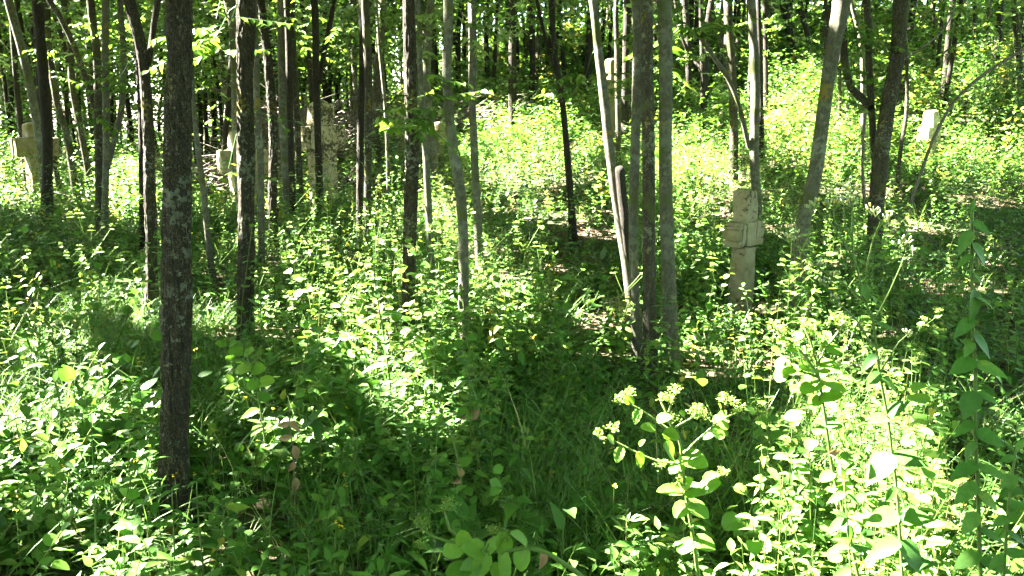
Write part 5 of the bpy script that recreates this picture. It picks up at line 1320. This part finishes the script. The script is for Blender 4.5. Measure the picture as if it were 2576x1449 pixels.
hero('umbel_herb', 'umbel herb lying over with a thick ribbed stem at the bottom edge', 1.75,
     [(1440, 1432), (1386, 1396), (1357, 1384), (1323, 1379), (1260, 1386), (1216, 1389), (1170, 1372)], r=.0065,
     leaves=[(1325, 1378, 120, 80, .7, .4), (1323, 1380, 250, 66, .8, .3), (1270, 1386, 100, 66, .8, .3), (1262, 1388, -80, 88, .5, .3), (1216, 1389, 150, 70, .8, .4), (1216, 1390, 260, 70, .8, .3), (1230, 1388, 60, 66, .6, .3), (1170, 1372, 100, 56, .8, .3), (1165, 1370, 200, 62, .9, .3), (1200, 1410, 230, 70, .8, .4), (1240, 1420, -60, 60, .7, .3), (1180, 1430, 180, 70, .9, .4)],
     branches=[[(1216, 1389), (1236, 1360), (1252, 1346)], [(1170, 1372), (1130, 1330), (1120, 1290)], [(1170, 1372), (1090, 1350), (1052, 1320)]], umb=[(1252, 1342), (1266, 1350), (1120, 1278), (1135, 1266), (1050, 1312), (1062, 1326), (1240, 1336), (1056, 1376)], dry=[(1362, 1388, -80, 60)])
hero('umbel_herb', 'umbel herb rising in the shade before the foot of the clump of trunks', 5.0,
     [(1672, 1000), (1664, 900), (1662, 820), (1664, 740)], r=.0065, leaf_m=M_HERO_H, auto=(8, .085, .85, ROUND, .3, .98, .15), umb=[(1664, 734)], ur=.03)
hero('umbel_herb', 'slender herb with one hanging yellow leaf in the shaded middle foreground', 2.9,
     [(1168, 1290), (1160, 1200), (1138, 1100), (1112, 1050), (1098, 990)], r=.004, auto=(5, .062, .9, ROUND, .45, .98, .15), dry=[(1160, 1200, 95, 42), (1160, 1205, 215, 30)], umb=[(1096, 984)])
hero('withered_plant', 'withered stalk with brown curled leaves left of the shaded middle foreground', 3.0,
     [(742, 1260), (738, 1150), (730, 1080), (724, 1010)], r=.003, stem_m=M_DRY, dry=[(738, 1120, -70, 46), (734, 1095, 200, 44), (728, 1060, -40, 40), (728, 1060, 210, 40), (742, 1200, -85, 50), (740, 1160, -110, 40)])
hero('umbel_herb', 'herb with a big brown dead leaf low on its stem, below the S bent trunk', 3.6,
     [(1225, 1130), (1205, 1030), (1180, 950), (1165, 900)], r=.005, leaf_m=M_HERO_H, auto=(4, .08, .85, ROUND, .5, .98, .1), dry=[(1205, 1030, 215, 62)])
hero('umbel_herb', 'pale stemmed umbel herb at the far left over the long grass', 3.6,
     [(150, 1010), (130, 930), (98, 850), (60, 790)], r=.005, auto=(5, .06, .9, ROUND, .4, .95, .2), umb=[(58, 782), (30, 800), (84, 800)], branches=[[(98, 850), (50, 830), (28, 806)], [(98, 850), (86, 806)]], ur=.03)
hero('umbel_herb', 'umbel herb with forked top in the sunlit thicket left of the knotted trunk', 5.4,
     [(905, 860), (900, 780), (895, 710), (905, 650)], r=.006, auto=(7, .07, .95, ROUND, .35, .97, .2), umb=[(905, 642), (880, 655), (930, 655)], branches=[[(895, 710), (882, 662)], [(897, 720), (930, 662)]], ur=.035)
hero('umbel_herb', 'umbel herb glowing in the sun between the S bent trunk and the knotted one', 5.6,
     [(1105, 860), (1108, 760), (1104, 660), (1100, 570)], r=.006, auto=(8, .072, .95, ROUND, .3, .97, .2), umb=[(1100, 562), (1080, 580), (1122, 586)], ur=.035)
hero('umbel_herb', 'umbel herb with yellow leaves standing at the edge of the bare litter in the centre', 6.5,
     [(1280, 790), (1284, 720), (1280, 650), (1276, 615)], r=.006, auto=(7, .08, .95, ROUND, .3, .97, .2), umb=[(1276, 606), (1260, 620)], ur=.035)
hero('umbel_herb', 'yellowing umbel herb among the shaded growth behind the tall shaded plant', 3.4,
     [(2305, 1140), (2308, 1060), (2312, 980), (2318, 900)], r=.005, auto=(6, .065, .95, ROUND, .3, .97, .2), umb=[(2318, 892), (2300, 905)], dry=[(2308, 1060, 200, 40), (2308, 1060, 10, 40)])
hero('leafy_plant', 'white lit leafy plant with narrow leaves at the bottom, left of the burnt out patch', 1.7,
     [(2142, 1449), (2136, 1380), (2130, 1290), (2122, 1200)], r=.003, leaf_m=M_HERO_H,
     leaves=[(2130, 1300, 215, 74, .45, .2, OVATE_BIG), (2130, 1300, 150, 50, .5, .2, OVATE_BIG), (2132, 1320, -70, 60, .5, .2, OVATE_BIG), (2136, 1375, 180, 70, .5, .3, OVATE_BIG), (2136, 1380, 10, 60, .5, .3, OVATE_BIG), (2122, 1205, 100, 40, .5, .2, OVATE_BIG), (2126, 1240, 200, 56, .5, .2, OVATE_BIG), (2140, 1430, 200, 66, .5, .3, OVATE_BIG), (2127, 1245, -20, 46, .5, .2, OVATE_BIG)])
print('TREES', len(TREES), 'faces', sum(len(o.data.polygons) for o in scene.objects if o.type == 'MESH'))
